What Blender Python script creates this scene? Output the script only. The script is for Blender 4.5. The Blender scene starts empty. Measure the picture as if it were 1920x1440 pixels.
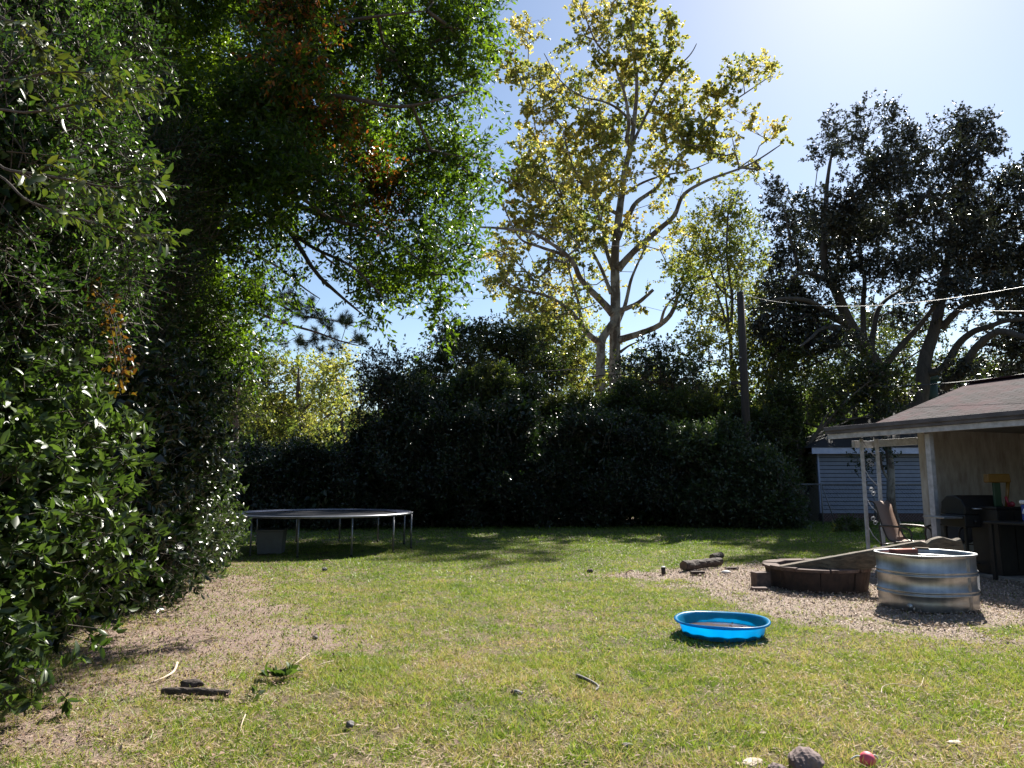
import bpy, bmesh, math, random
import numpy as np
from mathutils import Vector, Matrix
R = math.radians
rng = np.random.default_rng(11)
random.seed(7)
scene = bpy.context.scene
col = scene.collection

# ------------------------------------------------------------------ camera
F, PITCH, CAMH = 1332.0, R(7.8), 1.5
cam_d = bpy.data.cameras.new('camera'); cam = bpy.data.objects.new('camera', cam_d); col.objects.link(cam)
cam.location = (0, 0, CAMH); cam.rotation_euler = (R(90) + PITCH, 0, 0)
cam_d.sensor_width = 36; cam_d.lens = F / 1920 * 36; cam_d.clip_start = .05; cam_d.clip_end = 2000
scene.camera = cam
# ------------------------------------------------------------------ light
SUN_EL, SUN_AZ = R(41), R(30)          # azimuth measured from +Y towards +X
w = bpy.data.worlds.new('World'); scene.world = w; w.use_nodes = True
wn = w.node_tree; wn.nodes.clear()
sky = wn.nodes.new('ShaderNodeTexSky'); sky.sky_type = 'NISHITA'; sky.sun_disc = False
sky.sun_elevation = SUN_EL; sky.sun_rotation = SUN_AZ; sky.air_density = 1.0; sky.dust_density = .3; sky.ozone_density = 1.1
bg = wn.nodes.new('ShaderNodeBackground'); bg.inputs[1].default_value = .050
wo = wn.nodes.new('ShaderNodeOutputWorld')
wn.links.new(sky.outputs[0], bg.inputs[0]); wn.links.new(bg.outputs[0], wo.inputs[0])
sd = bpy.data.lights.new('sun', 'SUN'); sd.energy = 5.0; sd.angle = R(.5); sd.color = (1, .95, .86)
so = bpy.data.objects.new('sun', sd); col.objects.link(so)
sdir = Vector((math.sin(SUN_AZ) * math.cos(SUN_EL), math.cos(SUN_AZ) * math.cos(SUN_EL), math.sin(SUN_EL)))
so.rotation_euler = sdir.to_track_quat('Z', 'Y').to_euler()
scene.view_settings.view_transform = 'Standard'; scene.view_settings.look = 'None'
scene.view_settings.exposure = 1.6; scene.view_settings.gamma = 1
scene.cycles.max_bounces = 6; scene.cycles.diffuse_bounces = 2; scene.cycles.transmission_bounces = 4
scene.cycles.transparent_max_bounces = 6

# ------------------------------------------------------------------ projection helpers (photo pixel -> world point at a depth)
cp, sp = math.cos(PITCH), math.sin(PITCH)
def ray(px, py):
    dx, dy = (px - 960) / F, (720 - py) / F
    return np.array([dx, cp - dy * sp, sp + dy * cp])
def P(px, py, Y):
    r = ray(px, py); return np.array([0, 0, CAMH]) + r * (Y / r[1])
def G(px, py, z=0.0):
    r = ray(px, py); return np.array([0, 0, CAMH]) + r * ((z - CAMH) / r[2])

# ------------------------------------------------------------------ objects
def meta(o, label=None, cat=None, group=None, kind=None):
    if label: o['label'] = label
    if cat: o['category'] = cat
    if group: o['group'] = group
    if kind: o['kind'] = kind
    return o
def thing(name, label, cat, loc=(0, 0, 0), rz=0, group=None):
    o = bpy.data.objects.new(name, None); col.objects.link(o)
    o.location = loc; o.rotation_euler = (0, 0, rz); o.empty_display_size = .2
    return meta(o, label, cat, group)
def link(name, me, mat, parent=None, smooth=False):
    if mat: me.materials.append(mat)
    o = bpy.data.objects.new(name, me); col.objects.link(o)
    if parent: o.parent = parent
    if smooth: me.polygons.foreach_set('use_smooth', np.ones(len(me.polygons), bool))
    return o
def npmesh(name, V, Fc, mat, parent=None, smooth=False):
    V = np.ascontiguousarray(V, np.float32); Fc = np.ascontiguousarray(Fc, np.int32)
    me = bpy.data.meshes.new(name); n, k = Fc.shape
    me.vertices.add(len(V)); me.vertices.foreach_set('co', V.ravel())
    me.loops.add(n * k); me.loops.foreach_set('vertex_index', Fc.ravel())
    me.polygons.add(n); me.polygons.foreach_set('loop_start', np.arange(0, n * k, k, dtype=np.int32))
    me.polygons.foreach_set('loop_total', np.full(n, k, np.int32))
    me.update(calc_edges=True)
    return link(name, me, mat, parent, smooth)
def copytree(o, parent=None):
    c = o.copy(); col.objects.link(c); c.parent = parent
    for ch in list(o.children): copytree(ch, c)
    return c
class MB:
    def __init__(s): s.v = []; s.f = []
    def add(s, V, Fs):
        b = len(s.v); s.v += [tuple(map(float, p)) for p in V]; s.f += [tuple(i + b for i in f) for f in Fs]; return s
    def box(s, x0, x1, y0, y1, z0, z1, M=None):
        V = [Vector(p) for p in ((x0,y0,z0),(x1,y0,z0),(x1,y1,z0),(x0,y1,z0),(x0,y0,z1),(x1,y0,z1),(x1,y1,z1),(x0,y1,z1))]
        if M: V = [M @ p for p in V]
        return s.add(V, [(0,3,2,1),(4,5,6,7),(0,1,5,4),(1,2,6,5),(2,3,7,6),(3,0,4,7)])
    def tube(s, pts, r, n=8, cap=True):
        pts = [Vector(p) for p in pts]; m = len(pts)
        rr = [r] * m if not hasattr(r, '__len__') else list(r)
        b = len(s.v); prev = None; V = []
        for i, p in enumerate(pts):
            t = (pts[min(i + 1, m - 1)] - pts[max(i - 1, 0)]).normalized()
            if prev is None: prev = t.orthogonal().normalized()
            prev = (prev - t * prev.dot(t)).normalized(); q = t.cross(prev)
            for k in range(n):
                a = 2 * math.pi * k / n; V.append(p + (prev * math.cos(a) + q * math.sin(a)) * rr[i])
        Fs = [(i*n+k, i*n+(k+1)%n, (i+1)*n+(k+1)%n, (i+1)*n+k) for i in range(m-1) for k in range(n)]
        if cap: Fs += [tuple(reversed(range(n))), tuple((m-1)*n+k for k in range(n))]
        return s.add(V, Fs)
    def lathe(s, prof, n=48, sx=1, sy=1, fn=None, close=False, c=(0,0,0)):
        V = []
        for (r, z) in prof:
            for k in range(n):
                a = 2*math.pi*k/n; x, y, zz = r*math.cos(a)*sx, r*math.sin(a)*sy, z
                if fn: x, y, zz = fn(r, z, a)
                V.append((x+c[0], y+c[1], zz+c[2]))
        m = len(prof)
        Fs = [(i*n+k, i*n+(k+1)%n, (i+1)*n+(k+1)%n, (i+1)*n+k) for i in range(m-1) for k in range(n)]
        if close: Fs += [tuple(reversed(range(n))), tuple((m-1)*n+k for k in range(n))]
        return s.add(V, Fs)
    def blob(s, c, r, seed=0, amp=.25, n=2, sc=(1,1,1)):
        bm = bmesh.new(); bmesh.ops.create_icosphere(bm, subdivisions=n, radius=1)
        rr = random.Random(seed); w = [(Vector((rr.uniform(-1,1),rr.uniform(-1,1),rr.uniform(-1,1)))*3.2, rr.uniform(0,6)) for _ in range(6)]
        for v in bm.verts:
            d = sum(math.sin(v.co.dot(a)+b) for a, b in w) / 6; d2 = sum(abs(math.sin(v.co.dot(a)*2.7+b)) for a, b in w) / 6 - .6
            v.co *= 1 + amp * (d * 1.6 - d2 * 1.1)
        bm.verts.index_update()
        V = [(c[0]+v.co.x*r*sc[0], c[1]+v.co.y*r*sc[1], c[2]+v.co.z*r*sc[2]) for v in bm.verts]
        Fs = [tuple(v.index for v in f.verts) for f in bm.faces]; bm.free()
        return s.add(V, Fs)
    def build(s, name, mat, parent=None, smooth=False, bevel=0):
        me = bpy.data.meshes.new(name); me.from_pydata(s.v, [], s.f); me.update()
        o = link(name, me, mat, parent, smooth)
        if bevel:
            m = o.modifiers.new('bevel', 'BEVEL'); m.width = bevel; m.segments = 2; m.limit_method = 'ANGLE'
        return o

# ------------------------------------------------------------------ numpy value noise
_tab = rng.random((256, 256))
def vnoise(x, y):
    xi = np.floor(x).astype(int); yi = np.floor(y).astype(int); fx = x - xi; fy = y - yi
    fx = fx*fx*(3-2*fx); fy = fy*fy*(3-2*fy)
    a = _tab[xi % 256, yi % 256]; b = _tab[(xi+1) % 256, yi % 256]; c = _tab[xi % 256, (yi+1) % 256]; d = _tab[(xi+1) % 256, (yi+1) % 256]
    return (a*(1-fx)+b*fx)*(1-fy) + (c*(1-fx)+d*fx)*fy
def fbm(x, y, o=4):
    s = 0; a = .5; t = 0
    for i in range(o): s = s + a*vnoise(x*2**i+17*i, y*2**i+31*i); t += a; a *= .5
    return s / t

# ------------------------------------------------------------------ materials
class NT:
    def __init__(s, name):
        s.m = bpy.data.materials.new(name); s.m.use_nodes = True; s.t = s.m.node_tree; s.t.nodes.clear()
        s.out = s.n('ShaderNodeOutputMaterial')
    def n(s, ty, **kw):
        nd = s.t.nodes.new(ty)
        for k, v in kw.items():
            if k.startswith('i_'): nd.inputs[k[2:].replace('_', ' ')].default_value = v
            elif k.startswith('n_'): nd.inputs[int(k[2:])].default_value = v
            else: setattr(nd, k, v)
        return nd
    def l(s, a, b): s.t.links.new(a, b)
    def ramp(s, fac, stops, interp='LINEAR'):
        r = s.n('ShaderNodeValToRGB'); r.color_ramp.interpolation = interp; e = r.color_ramp.elements
        while len(e) < len(stops): e.new(.5)
        for i, (p, c) in enumerate(stops): e[i].position = p; e[i].color = (*c[:3], 1)
        s.l(fac, r.inputs[0]); return r.outputs[0]
    def noise(s, scale, detail=4, rough=.6, vec=None, dist=0):
        nd = s.n('ShaderNodeTexNoise', i_Scale=scale, i_Detail=detail, i_Roughness=rough, i_Distortion=dist)
        if vec is not None: s.l(vec, nd.inputs['Vector'])
        return nd.outputs[0]
    def pos(s, sc=(1,1,1)):
        g = s.n('ShaderNodeTexCoord'); mp = s.n('ShaderNodeMapping'); mp.inputs['Scale'].default_value = sc
        s.l(g.outputs['Object'], mp.inputs[0]); return mp.outputs[0]
    def mix(s, fac, a, b, mode='MIX'):
        m = s.n('ShaderNodeMix', data_type='RGBA', blend_type=mode)
        if isinstance(fac, (int, float)): m.inputs[0].default_value = fac
        else: s.l(fac, m.inputs[0])
        for v, i in ((a, 6), (b, 7)):
            if isinstance(v, tuple): m.inputs[i].default_value = (*v[:3], 1)
            else: s.l(v, m.inputs[i])
        return m.outputs[2]
    def math(s, op, a, b=0, c=None):
        m = s.n('ShaderNodeMath', operation=op)
        for v, i in ((a, 0), (b, 1), (c, 2)):
            if v is None: continue
            if isinstance(v, (int, float)): m.inputs[i].default_value = v
            else: s.l(v, m.inputs[i])
        return m.outputs[0]
    def surf(s, colr, rough=.7, metal=0, spec=.5, bump=None, bs=.3, bd=.01, coat=0):
        p = s.n('ShaderNodeBsdfPrincipled'); p.inputs['Metallic'].default_value = metal; p.inputs['Specular IOR Level'].default_value = spec
        if isinstance(rough, (int, float)): p.inputs['Roughness'].default_value = rough
        else: s.l(rough, p.inputs['Roughness'])
        if isinstance(colr, tuple): p.inputs['Base Color'].default_value = (*colr[:3], 1)
        else: s.l(colr, p.inputs['Base Color'])
        if coat: p.inputs['Coat Weight'].default_value = coat
        if bump is not None:
            b = s.n('ShaderNodeBump'); b.inputs['Strength'].default_value = bs; b.inputs['Distance'].default_value = bd
            s.l(bump, b.inputs['Height']); s.l(b.outputs[0], p.inputs['Normal'])
        s.l(p.outputs[0], s.out.inputs[0]); return p

def leafmat(name, cols, trans=.4, rough=.38, spec=.5, tcol=None, clump=1.2, amt=.5, k=1.0):
    cols = [tuple(q*k for q in c) for c in cols]
    t = NT(name); g = t.n('ShaderNodeNewGeometry')
    f = g.outputs['Random Per Island']
    nz = t.noise(clump, 3, .6, t.pos())
    f2 = t.math('ADD', t.math('MULTIPLY', f, 1 - amt), t.math('MULTIPLY', t.math('MULTIPLY_ADD', nz, 2.2, -.6), amt))
    n = len(cols); c = t.ramp(f2, [(i / (n - 1) * .9 + .05, q) for i, q in enumerate(cols)])
    p = t.surf(c, rough, 0, spec)
    tr = t.n('ShaderNodeBsdfTranslucent')
    tc = t.mix(1.0, c, tcol or (2.0, 2.1, 1.0), 'MULTIPLY'); t.l(tc, tr.inputs[0])
    mx = t.n('ShaderNodeMixShader'); mx.inputs[0].default_value = trans
    t.l(p.outputs[0], mx.inputs[1]); t.l(tr.outputs[0], mx.inputs[2]); t.l(mx.outputs[0], t.out.inputs[0])
    return t.m
def barkmat(name, a, b, sc=(6, 6, 1.2), scale=2.0, patch=None, bs=.7):
    t = NT(name); v = t.pos(sc); n1 = t.noise(scale, 8, .7, v, .6)
    c = t.ramp(n1, [(.3, a), (.7, b)])
    if patch:
        n2 = t.noise(1.1, 5, .65, t.pos((1.5, 1.5, .9)), .8)
        c = t.mix(t.ramp(n2, [(.46, (0,0,0)), (.54, (1,1,1))]), c, patch)
    t.surf(c, .9, bump=n1, bs=bs, bd=.03); return t.m
def plain(name, c1, c2=None, rough=.6, metal=0, scale=6, bs=.15, spec=.5, sc=(1,1,1), detail=5):
    t = NT(name); n1 = t.noise(scale, detail, .65, t.pos(sc)); c2 = c2 or tuple(k*.7 for k in c1)
    c = t.ramp(n1, [(.35, c1), (.68, c2)])
    t.surf(c, rough, metal, spec, bump=n1, bs=bs, bd=.01); return t.m

M = {}
M['steel'] = plain('weathered_steel', (.42,.43,.45), (.2,.19,.18), .42, .8)
M['blackmetal'] = plain('black_metal', (.012,.012,.013), (.022,.02,.018), .45, .3)
M['bark_oak'] = barkmat('oak_bark', (.02,.018,.016), (.075,.065,.055))
M['bark_gen'] = barkmat('dark_bark', (.03,.024,.018), (.11,.09,.07))
M['bark_pine'] = barkmat('pine_bark', (.04,.025,.018), (.14,.085,.06))
M['bark_syc'] = barkmat('sycamore_bark', (.12,.115,.10), (.25,.235,.205), (2,2,1), 1.6, (.075,.06,.048), .3)
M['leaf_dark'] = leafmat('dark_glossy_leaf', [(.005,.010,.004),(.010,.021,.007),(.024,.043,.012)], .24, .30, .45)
M['leaf_tree'] = leafmat('overhead_leaf', [(.006,.013,.004),(.016,.034,.006),(.055,.10,.010),(.13,.19,.018)], .56, .34, .35, tcol=(2.4,2.3,.9), clump=.5, amt=.6)
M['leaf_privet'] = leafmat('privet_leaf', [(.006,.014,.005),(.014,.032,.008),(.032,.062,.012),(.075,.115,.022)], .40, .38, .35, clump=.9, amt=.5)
M['leaf_laurel'] = leafmat('laurel_leaf', [(.014,.026,.010),(.028,.048,.016),(.06,.085,.03)], .3, .34, .55)
M['leaf_pitto'] = leafmat('broad_shrub_leaf', [(.014,.028,.008),(.035,.062,.014),(.075,.11,.028)], .34, .38, .5)
M['leaf_near'] = leafmat('branch_leaf', [(.012,.026,.006),(.028,.048,.008),(.05,.066,.011),(.075,.065,.012)], .36, .34, .5)
M['leaf_syc'] = leafmat('sycamore_leaf', [(.022,.045,.014),(.08,.115,.028),(.23,.225,.055),(.37,.31,.085),(.38,.25,.09)], .60, .45, .5, tcol=(1.6,1.6,1.2), clump=.35, amt=.6)
M['leaf_yel'] = leafmat('autumn_yellow_leaf', [(.035,.065,.016),(.11,.14,.028),(.23,.23,.05),(.33,.28,.065)], .56, .45, .5, tcol=(1.6,1.65,1.15), clump=.5, amt=.6)
M['leaf_red'] = leafmat('autumn_red_leaf', [(.14,.035,.012),(.22,.08,.015),(.24,.15,.02)], .42, .45, .35, tcol=(1.6,1.3,1.0))
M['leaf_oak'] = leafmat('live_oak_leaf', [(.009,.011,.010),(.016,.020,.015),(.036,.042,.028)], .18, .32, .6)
M['leaf_mid'] = leafmat('mixed_green_leaf', [(.012,.022,.007),(.026,.042,.010),(.065,.08,.018),(.13,.12,.03)], .42, .38, .4, clump=.5, amt=.6)
M['leaf_hedge2'] = leafmat('hedge_back_leaf', [(.007,.014,.005),(.016,.030,.008),(.04,.06,.012),(.09,.095,.018)], .42, .33, .4, clump=.6, amt=.6)
M['leaf_pine'] = leafmat('pine_needle', [(.018,.035,.014),(.03,.05,.018),(.06,.065,.02)], .2, .45, .4)
M['grass'] = None

# ------------------------------------------------------------------ foliage engine
def unit(a): return a / np.maximum(np.linalg.norm(a, axis=-1, keepdims=True), 1e-9)
def rdir(n): return unit(rng.normal(size=(n, 3)))
def leaf_mesh(B, D, N, L, W, style='simple'):
    n = len(B); D = unit(D); S = unit(np.cross(D, N)); N = unit(np.cross(S, D))
    L = np.broadcast_to(L, (n,))[:, None]; W = np.broadcast_to(W, (n,))[:, None]
    if style == 'simple':
        V = np.stack([B, B + D*L*.45 + S*W*.5 + N*W*.14, B + D*L - N*L*.10, B + D*L*.45 - S*W*.5 + N*W*.14], 1)
        T = np.array([[0,1,2],[0,2,3]])
    elif style == 'tri':
        V = np.stack([B - S*W*.5, B + S*W*.5, B + D*L], 1); T = np.array([[0,1,2]])
    elif style == 'wide':   # lobed maple-like outline
        V = np.stack([B, B + D*L*.25 + S*W*.5, B + D*L*.5 + S*W*.27 + N*W*.05, B + D*L*.72 + S*W*.42, B + D*L - N*L*.12,
                      B + D*L*.72 - S*W*.42, B + D*L*.5 - S*W*.27 + N*W*.05, B + D*L*.25 - S*W*.5], 1)
        T = np.array([[0,1,2],[0,2,6],[0,6,7],[2,3,4],[2,4,6],[6,4,5]])
    else:                   # 'full': midrib, droop, six faces
        d = lambda t: D*L*t - N*L*(.22*t*t)
        V = np.stack([B, B + d(.35) , B + d(.72), B + d(1.0),
                      B + d(.3) + S*W*.42 + N*W*.16, B + d(.66) + S*W*.46 + N*W*.14, B + d(.66) - S*W*.46 + N*W*.14, B + d(.3) - S*W*.42 + N*W*.16], 1)
        T = np.array([[0,4,1],[4,5,1],[1,5,2],[5,3,2],[0,1,7],[7,1,6],[1,2,6],[6,2,3]])
    k = V.shape[1]
    Fc = (np.arange(n)[:, None, None] * k + T[None]).reshape(-1, 3)
    return V.reshape(-1, 3), Fc
def merge(parts):
    V, Fc, b = [], [], 0
    for v, f in parts: V.append(v); Fc.append(f + b); b += len(v)
    return np.concatenate(V), np.concatenate(Fc)
def twig_leaves(S, D, TL, m, L, W, style='simple', up=.6, spread=.9, whorl=0, droop=0.0):
    """m leaves along each twig (start S, direction D, length TL)"""
    n = len(S); D = unit(D); TL = np.broadcast_to(TL, (n,))
    t = (np.arange(m) + .5) / m
    if whorl: t = 1 - whorl * rng.random(m)
    t = np.clip(t[None] + rng.normal(0, .06, (n, m)), 0, 1.05)
    B = S[:, None] + D[:, None] * (t * TL[:, None])[..., None]
    r = rng.normal(size=(n, m, 3)); Dn = D[:, None] * np.ones((1, m, 1)); side = r - Dn * (r * Dn).sum(-1, keepdims=True)
    LD = unit(unit(side) * spread + Dn * (.75 if not whorl else .55)); LD[..., 2] -= droop
    N = rng.normal(size=(n, m, 3)) * (1 - up) + np.array([0, 0, 1.]) * up + (Dn * .5 if whorl else 0)
    LL = L * (.65 + .6 * rng.random(n * m)); WW = W / L * LL
    return leaf_mesh(B.reshape(-1, 3), LD.reshape(-1, 3), N.reshape(-1, 3), LL, WW, style)
def frusta(A, Bp, ra, rb, n=4):
    T = unit(Bp - A); h = np.where(np.abs(T[:, 2:3]) < .9, np.array([[0, 0, 1.]]), np.array([[1., 0, 0]]))
    U = unit(np.cross(T, h)); W = np.cross(T, U); a = np.arange(n) * 2 * np.pi / n
    ring = np.cos(a)[None, :, None] * U[:, None] + np.sin(a)[None, :, None] * W[:, None]
    V = np.concatenate([A[:, None] + ring * ra[:, None, None], Bp[:, None] + ring * rb[:, None, None]], 1)
    k = np.arange(n); q = np.stack([k, (k + 1) % n, (k + 1) % n + n, k + n], 1)
    return V.reshape(-1, 3), (np.arange(len(A))[:, None, None] * 2 * n + q[None]).reshape(-1, 4)
def grow(sk, attr, step=.5, jit=.12, tipr=.010, e=2.2, sag=.0):
    n0 = len(sk); cap = n0 + len(attr) * 16 + 10; pos = np.zeros((cap, 3)); pos[:n0] = sk; par = np.full(cap, -1); n = n0
    d0 = np.array([np.linalg.norm(sk - a, axis=1).min() for a in attr])
    tips = []
    for a in attr[np.argsort(d0)]:
        d = np.linalg.norm(pos[:n] - a, axis=1) + np.maximum(0, pos[:n, 2] - a[2]) * .6
        j = int(d.argmin()); L = np.linalg.norm(a - pos[j]); k = min(14, max(1, int(L / step)))
        p0 = pos[j].copy(); last = j
        for i in range(1, k + 1):
            t = i / k; q = p0 + (a - p0) * t
            if i < k: q = q + rng.normal(0, jit * min(1, L), 3) * .6 - np.array([0, 0, 1]) * (sag + .10) * L * math.sin(math.pi * t)
            pos[n] = q; par[n] = last; last = n; n += 1
        tips.append(last)
    pos, par = pos[:n], par[:n]; acc = np.zeros(n); tips = np.array(tips); acc[tips] = tipr ** e
    for i in range(n - 1, n0 - 1, -1):
        if acc[i] == 0: acc[i] = tipr ** e
        acc[par[i]] += acc[i]
    r = acc ** (1 / e); idx = np.arange(n0, n); pr = r[par[idx]]; pr = np.minimum(pr, r[idx] * 1.35)
    seg = frusta(pos[par[idx]], pos[idx], pr, r[idx], 5)
    tipdir = unit(pos[tips] - pos[par[tips]])
    return seg, pos[tips], tipdir
def crom(pts, k=6):
    pts = np.array(pts, float); out = []
    for i in range(len(pts) - 1):
        p0 = pts[max(i-1, 0)]; p1 = pts[i]; p2 = pts[i+1]; p3 = pts[min(i+2, len(pts)-1)]
        for j in range(k):
            t = j / k; out.append(.5*((2*p1)+(-p0+p2)*t+(2*p0-5*p1+4*p2-p3)*t*t+(-p0+3*p1-3*p2+p3)*t**3))
    out.append(pts[-1]); return np.array(out)
def limb_tube(mb, pts, r0, r1, n=10, wob=0.0, flare=0):
    c = crom(pts); m = len(c); rr = [(r0 + (r1 - r0) * (i / (m-1)) ** .85) * (1 + wob * math.sin(i * 2.1)) for i in range(m)]
    if flare:
        for i in range(min(4, m)): rr[i] *= 1 + flare * (1 - i / 4)
    mb.tube(c, rr, n); return c
def clump_pts(cl, Y0, dY, dens, rmin=.0):
    """cl: (px, py, rx, ry[, dens[, Y]]) ellipses read from the photo, each given a depth of its own"""
    out = []
    for c in cl:
        px, py, rx, ry = c[:4]; k = c[4] if len(c) > 4 and c[4] else 1; Y = (c[5] if len(c) > 5 else Y0 + rng.uniform(-dY, dY))
        ctr = P(px, py, Y); ax = rx / F * Y; az = ry / F * Y; ay = (ax + az) / 2
        n = max(3, int(dens * k * (rx * ry) ** .85 / 100)); u = rdir(n) * (rng.random(n) ** .4)[:, None]
        out.append(ctr + u * np.array([ax, ay, az]))
    return np.concatenate(out)
def tree(name, label, Y0, limbs, clumps, dY, dens, mat, bark, leaf=(.12, .12), tw=(4, .55, 8), style='simple', step=.5, tipr=.011,
         mat2=None, frac2=0, up=.5, cat='tree', spread=.9, extra_attr=None, droop=0, base=None, group=None, jit=.12, wob=.03):
    base = base if base is not None else np.array(limbs[0][0][0], float)
    root = thing(name, label, cat, (0, 0, 0), 0, group)
    mb = MB(); sk = []
    for i, (pts, r0, r1) in enumerate(limbs): sk.append(limb_tube(mb, pts, r0, r1, 12 if i == 0 else 9, wob, .5 if i == 0 else .15))
    sk = np.concatenate(sk); hi = sk[sk[:, 2] > base[2] + 1.0] if (sk[:, 2] > base[2] + 1.0).any() else sk
    att = clump_pts(clumps, Y0, dY, dens)
    if extra_attr is not None: att = np.concatenate([att, extra_attr])
    seg, tp, td = grow(hi, att, step, jit, tipr)
    mb.build('trunk', bark, root, True)
    b = npmesh('branches', seg[0], seg[1], bark, root, True)
    k, tl, m = tw
    S = np.repeat(tp, k, 0) + rng.normal(0, tl * .35, (len(tp) * k, 3)); D = np.repeat(td, k, 0) * .4 + rdir(len(S)) + np.array([0, 0, .15])
    D = unit(D); TL = tl * (.5 + rng.random(len(S)))
    tv = frusta(np.repeat(tp, k, 0), S + D * TL[:, None], np.full(len(S), tipr * .55), np.full(len(S), tipr * .2), 3)
    npmesh('twigs', tv[0], tv[1], bark, root)
    a = twig_leaves(S, D, TL, m, leaf[0], leaf[1], style, up, spread, 0, droop)
    if mat2:
        sel = (fbm(S[:, 0] * .35 + 9, S[:, 2] * .35 + S[:, 1] * .2, 2) > 1 - frac2) if frac2 < 1 else np.ones(len(S), bool)
        sel = sel & (rng.random(len(S)) < (.5 if name == 'overhanging_tree' else .8))
        if sel.any(): 
            b2 = twig_leaves(S[sel], D[sel], TL[sel], m, leaf[0], leaf[1], style, up, spread)
            npmesh('autumn_leaves', b2[0], b2[1], mat2, root)
    npmesh('crown', a[0], a[1], mat, root)
    return root
def shrub(name, label, ells, ntw, m, leaf, tl, mat, style='simple', whorl=0, up=.5, sub=26, subr=.3, bark=None, fill=.12, cat='shrub', group=None,
          stems=3, shell=.45, out=.6, zmin=.04, droop=0, fsz=.26):
    root = thing(name, label, cat, (0, 0, 0), 0, group)
    S = []; O = []
    vol = np.array([e[3]*e[4]*e[5] for e in ells]) ** .75; vol = vol / vol.sum()
    for e, wt in zip(ells, vol):
        c = np.array(e[:3]); r = np.array(e[3:6]); n = int(ntw * wt); sb = max(6, int(sub * wt * len(ells)))
        u = rdir(sb) * (shell + (1 - shell) * rng.random(sb) ** .5)[:, None]; sc = c + u * r
        i = rng.integers(0, sb, n); q = sc[i] + rdir(n) * (rng.random(n) ** .45)[:, None] * (r.mean() * subr) * np.array([1, 1, .9])
        S.append(q); O.append(unit((q - c) / r))
    S = np.concatenate(S); O = np.concatenate(O); ok = S[:, 2] > zmin; S, O = S[ok], O[ok]
    D = unit(O * out + rdir(len(S)) * .7 + np.array([0, 0, .25])); TL = tl * (.6 + .8 * rng.random(len(S)))
    a = [twig_leaves(S, D, TL, m, leaf[0], leaf[1], style, up, .9, whorl, droop)]
    npmesh('foliage', *a[0], mat, root)
    bk = bark or M['bark_gen']; tv = frusta(S - D * TL[:, None] * .6, S + D * TL[:, None], np.full(len(S), .005), np.full(len(S), .002), 3)
    npmesh('twigs', tv[0], tv[1], bk, root)
    if fill:        # large shaded inner leaves make the shrub dense
        F_ = []
        for e in ells:
            n = int(fill * 1500 * (.26/fsz)**1.6 * (e[3]*e[4]*e[5]) ** .6); q = np.array(e[:3]) + rdir(n) * (rng.random(n) ** .4)[:, None] * np.array(e[3:6]) * .78
            q = q[q[:, 2] > .05]; F_.append(leaf_mesh(q, rdir(len(q)), rdir(len(q)), fsz, fsz*.6))
        v, f = merge(F_); npmesh('inner_foliage', v, f, mat, root)
    mb = MB()
    for k in range(stems):
        e = ells[k % len(ells)]; x, y = e[0] + random.uniform(-.3, .3) * e[3], e[1] + random.uniform(-.2, .3) * e[4]
        mb.tube([(x, y, -.05), (x + random.uniform(-.1, .1), y, e[2] * .6), (x + random.uniform(-.3, .3), y + .1, e[2] + e[5] * .5)], [.05, .035, .012], 7)
    mb.build('stem', bk, root, True)
    return root

# ================================================================== GROUND
def sdp(x, y, poly):   # signed distance to polygon (positive inside), numpy
    inside = np.zeros(x.shape, bool); d = np.full(x.shape, 1e9); n = len(poly)
    for i in range(n):
        (x1, y1), (x2, y2) = poly[i], poly[(i+1) % n]; ex, ey = x2-x1, y2-y1
        t = np.clip(((x-x1)*ex+(y-y1)*ey)/(ex*ex+ey*ey), 0, 1); d = np.minimum(d, np.hypot(x-x1-t*ex, y-y1-t*ey))
        c = ((y1 > y) != (y2 > y)) & (x < (x2-x1)*(y-y1)/((y2-y1) or 1e-9)+x1); inside ^= c
    return np.where(inside, d, -d)
g2 = lambda px, py: tuple(G(px, py)[:2])
CHIP = [g2(1170,1078), g2(1260,1062), g2(1400,1056), g2(1560,1048), g2(1660,1046), (9.5, 13.5), (13, 9), (9, 7.6), g2(1920,1180), g2(1700,1178), g2(1560,1172), g2(1450,1150), g2(1340,1122), g2(1250,1098)]
BARE = [g2(415,1075), g2(470,1072), g2(520,1110), g2(600,1150), g2(690,1205), g2(600,1225), g2(520,1250), g2(420,1290), g2(300,1330), g2(200,1420), (-3.2, 3.8), (-4.6, 8.5), (-6.5, 14.5)]
def sstep(a, b, x): t = np.clip((x-a)/(b-a), 0, 1); return t*t*(3-2*t)
def masks(x, y):
    nz = fbm(x*1.6+5, y*1.6+9, 4) - .5; n2 = fbm(x*5+50, y*5+90, 3) - .5
    chip = sstep(-.35, .35, sdp(x, y, CHIP) + nz*1.5 + n2*1.2)
    bare = sstep(-.5, .6, sdp(x, y, BARE) + nz*2.2 + n2*.6)
    hedge = sstep(0, 1, (-3.0 - (y-3.5)*.29 - x) / .8)           # under the left hedge
    back = sstep(24.2, 25.5, y) * (x < 9)
    bare = np.maximum(np.maximum(bare*.9, hedge), back)
    dry = np.clip(.5 + nz*1.7 + n2*.7 + sstep(9, 4, y)*.18 - sstep(9, 14, y)*.35 + sstep(-1, -5, x)*.3, 0, 1)
    return bare, chip, dry
xs = np.unique(np.concatenate([-np.geomspace(12, 600, 40), np.arange(-12, 14, .1), np.geomspace(14, 600, 40)]))
ys = np.unique(np.concatenate([-np.geomspace(1, 300, 20), np.arange(0, 27, .1), np.geomspace(27, 900, 50)]))
X, Y = np.meshgrid(xs, ys); gz = (fbm(X*.9, Y*.9, 3) - .5) * .05 + (fbm(X*6, Y*6, 2) - .5) * .022
gz *= (np.abs(X) < 13) & (Y < 27) & (Y > 0); gz -= .012
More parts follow.
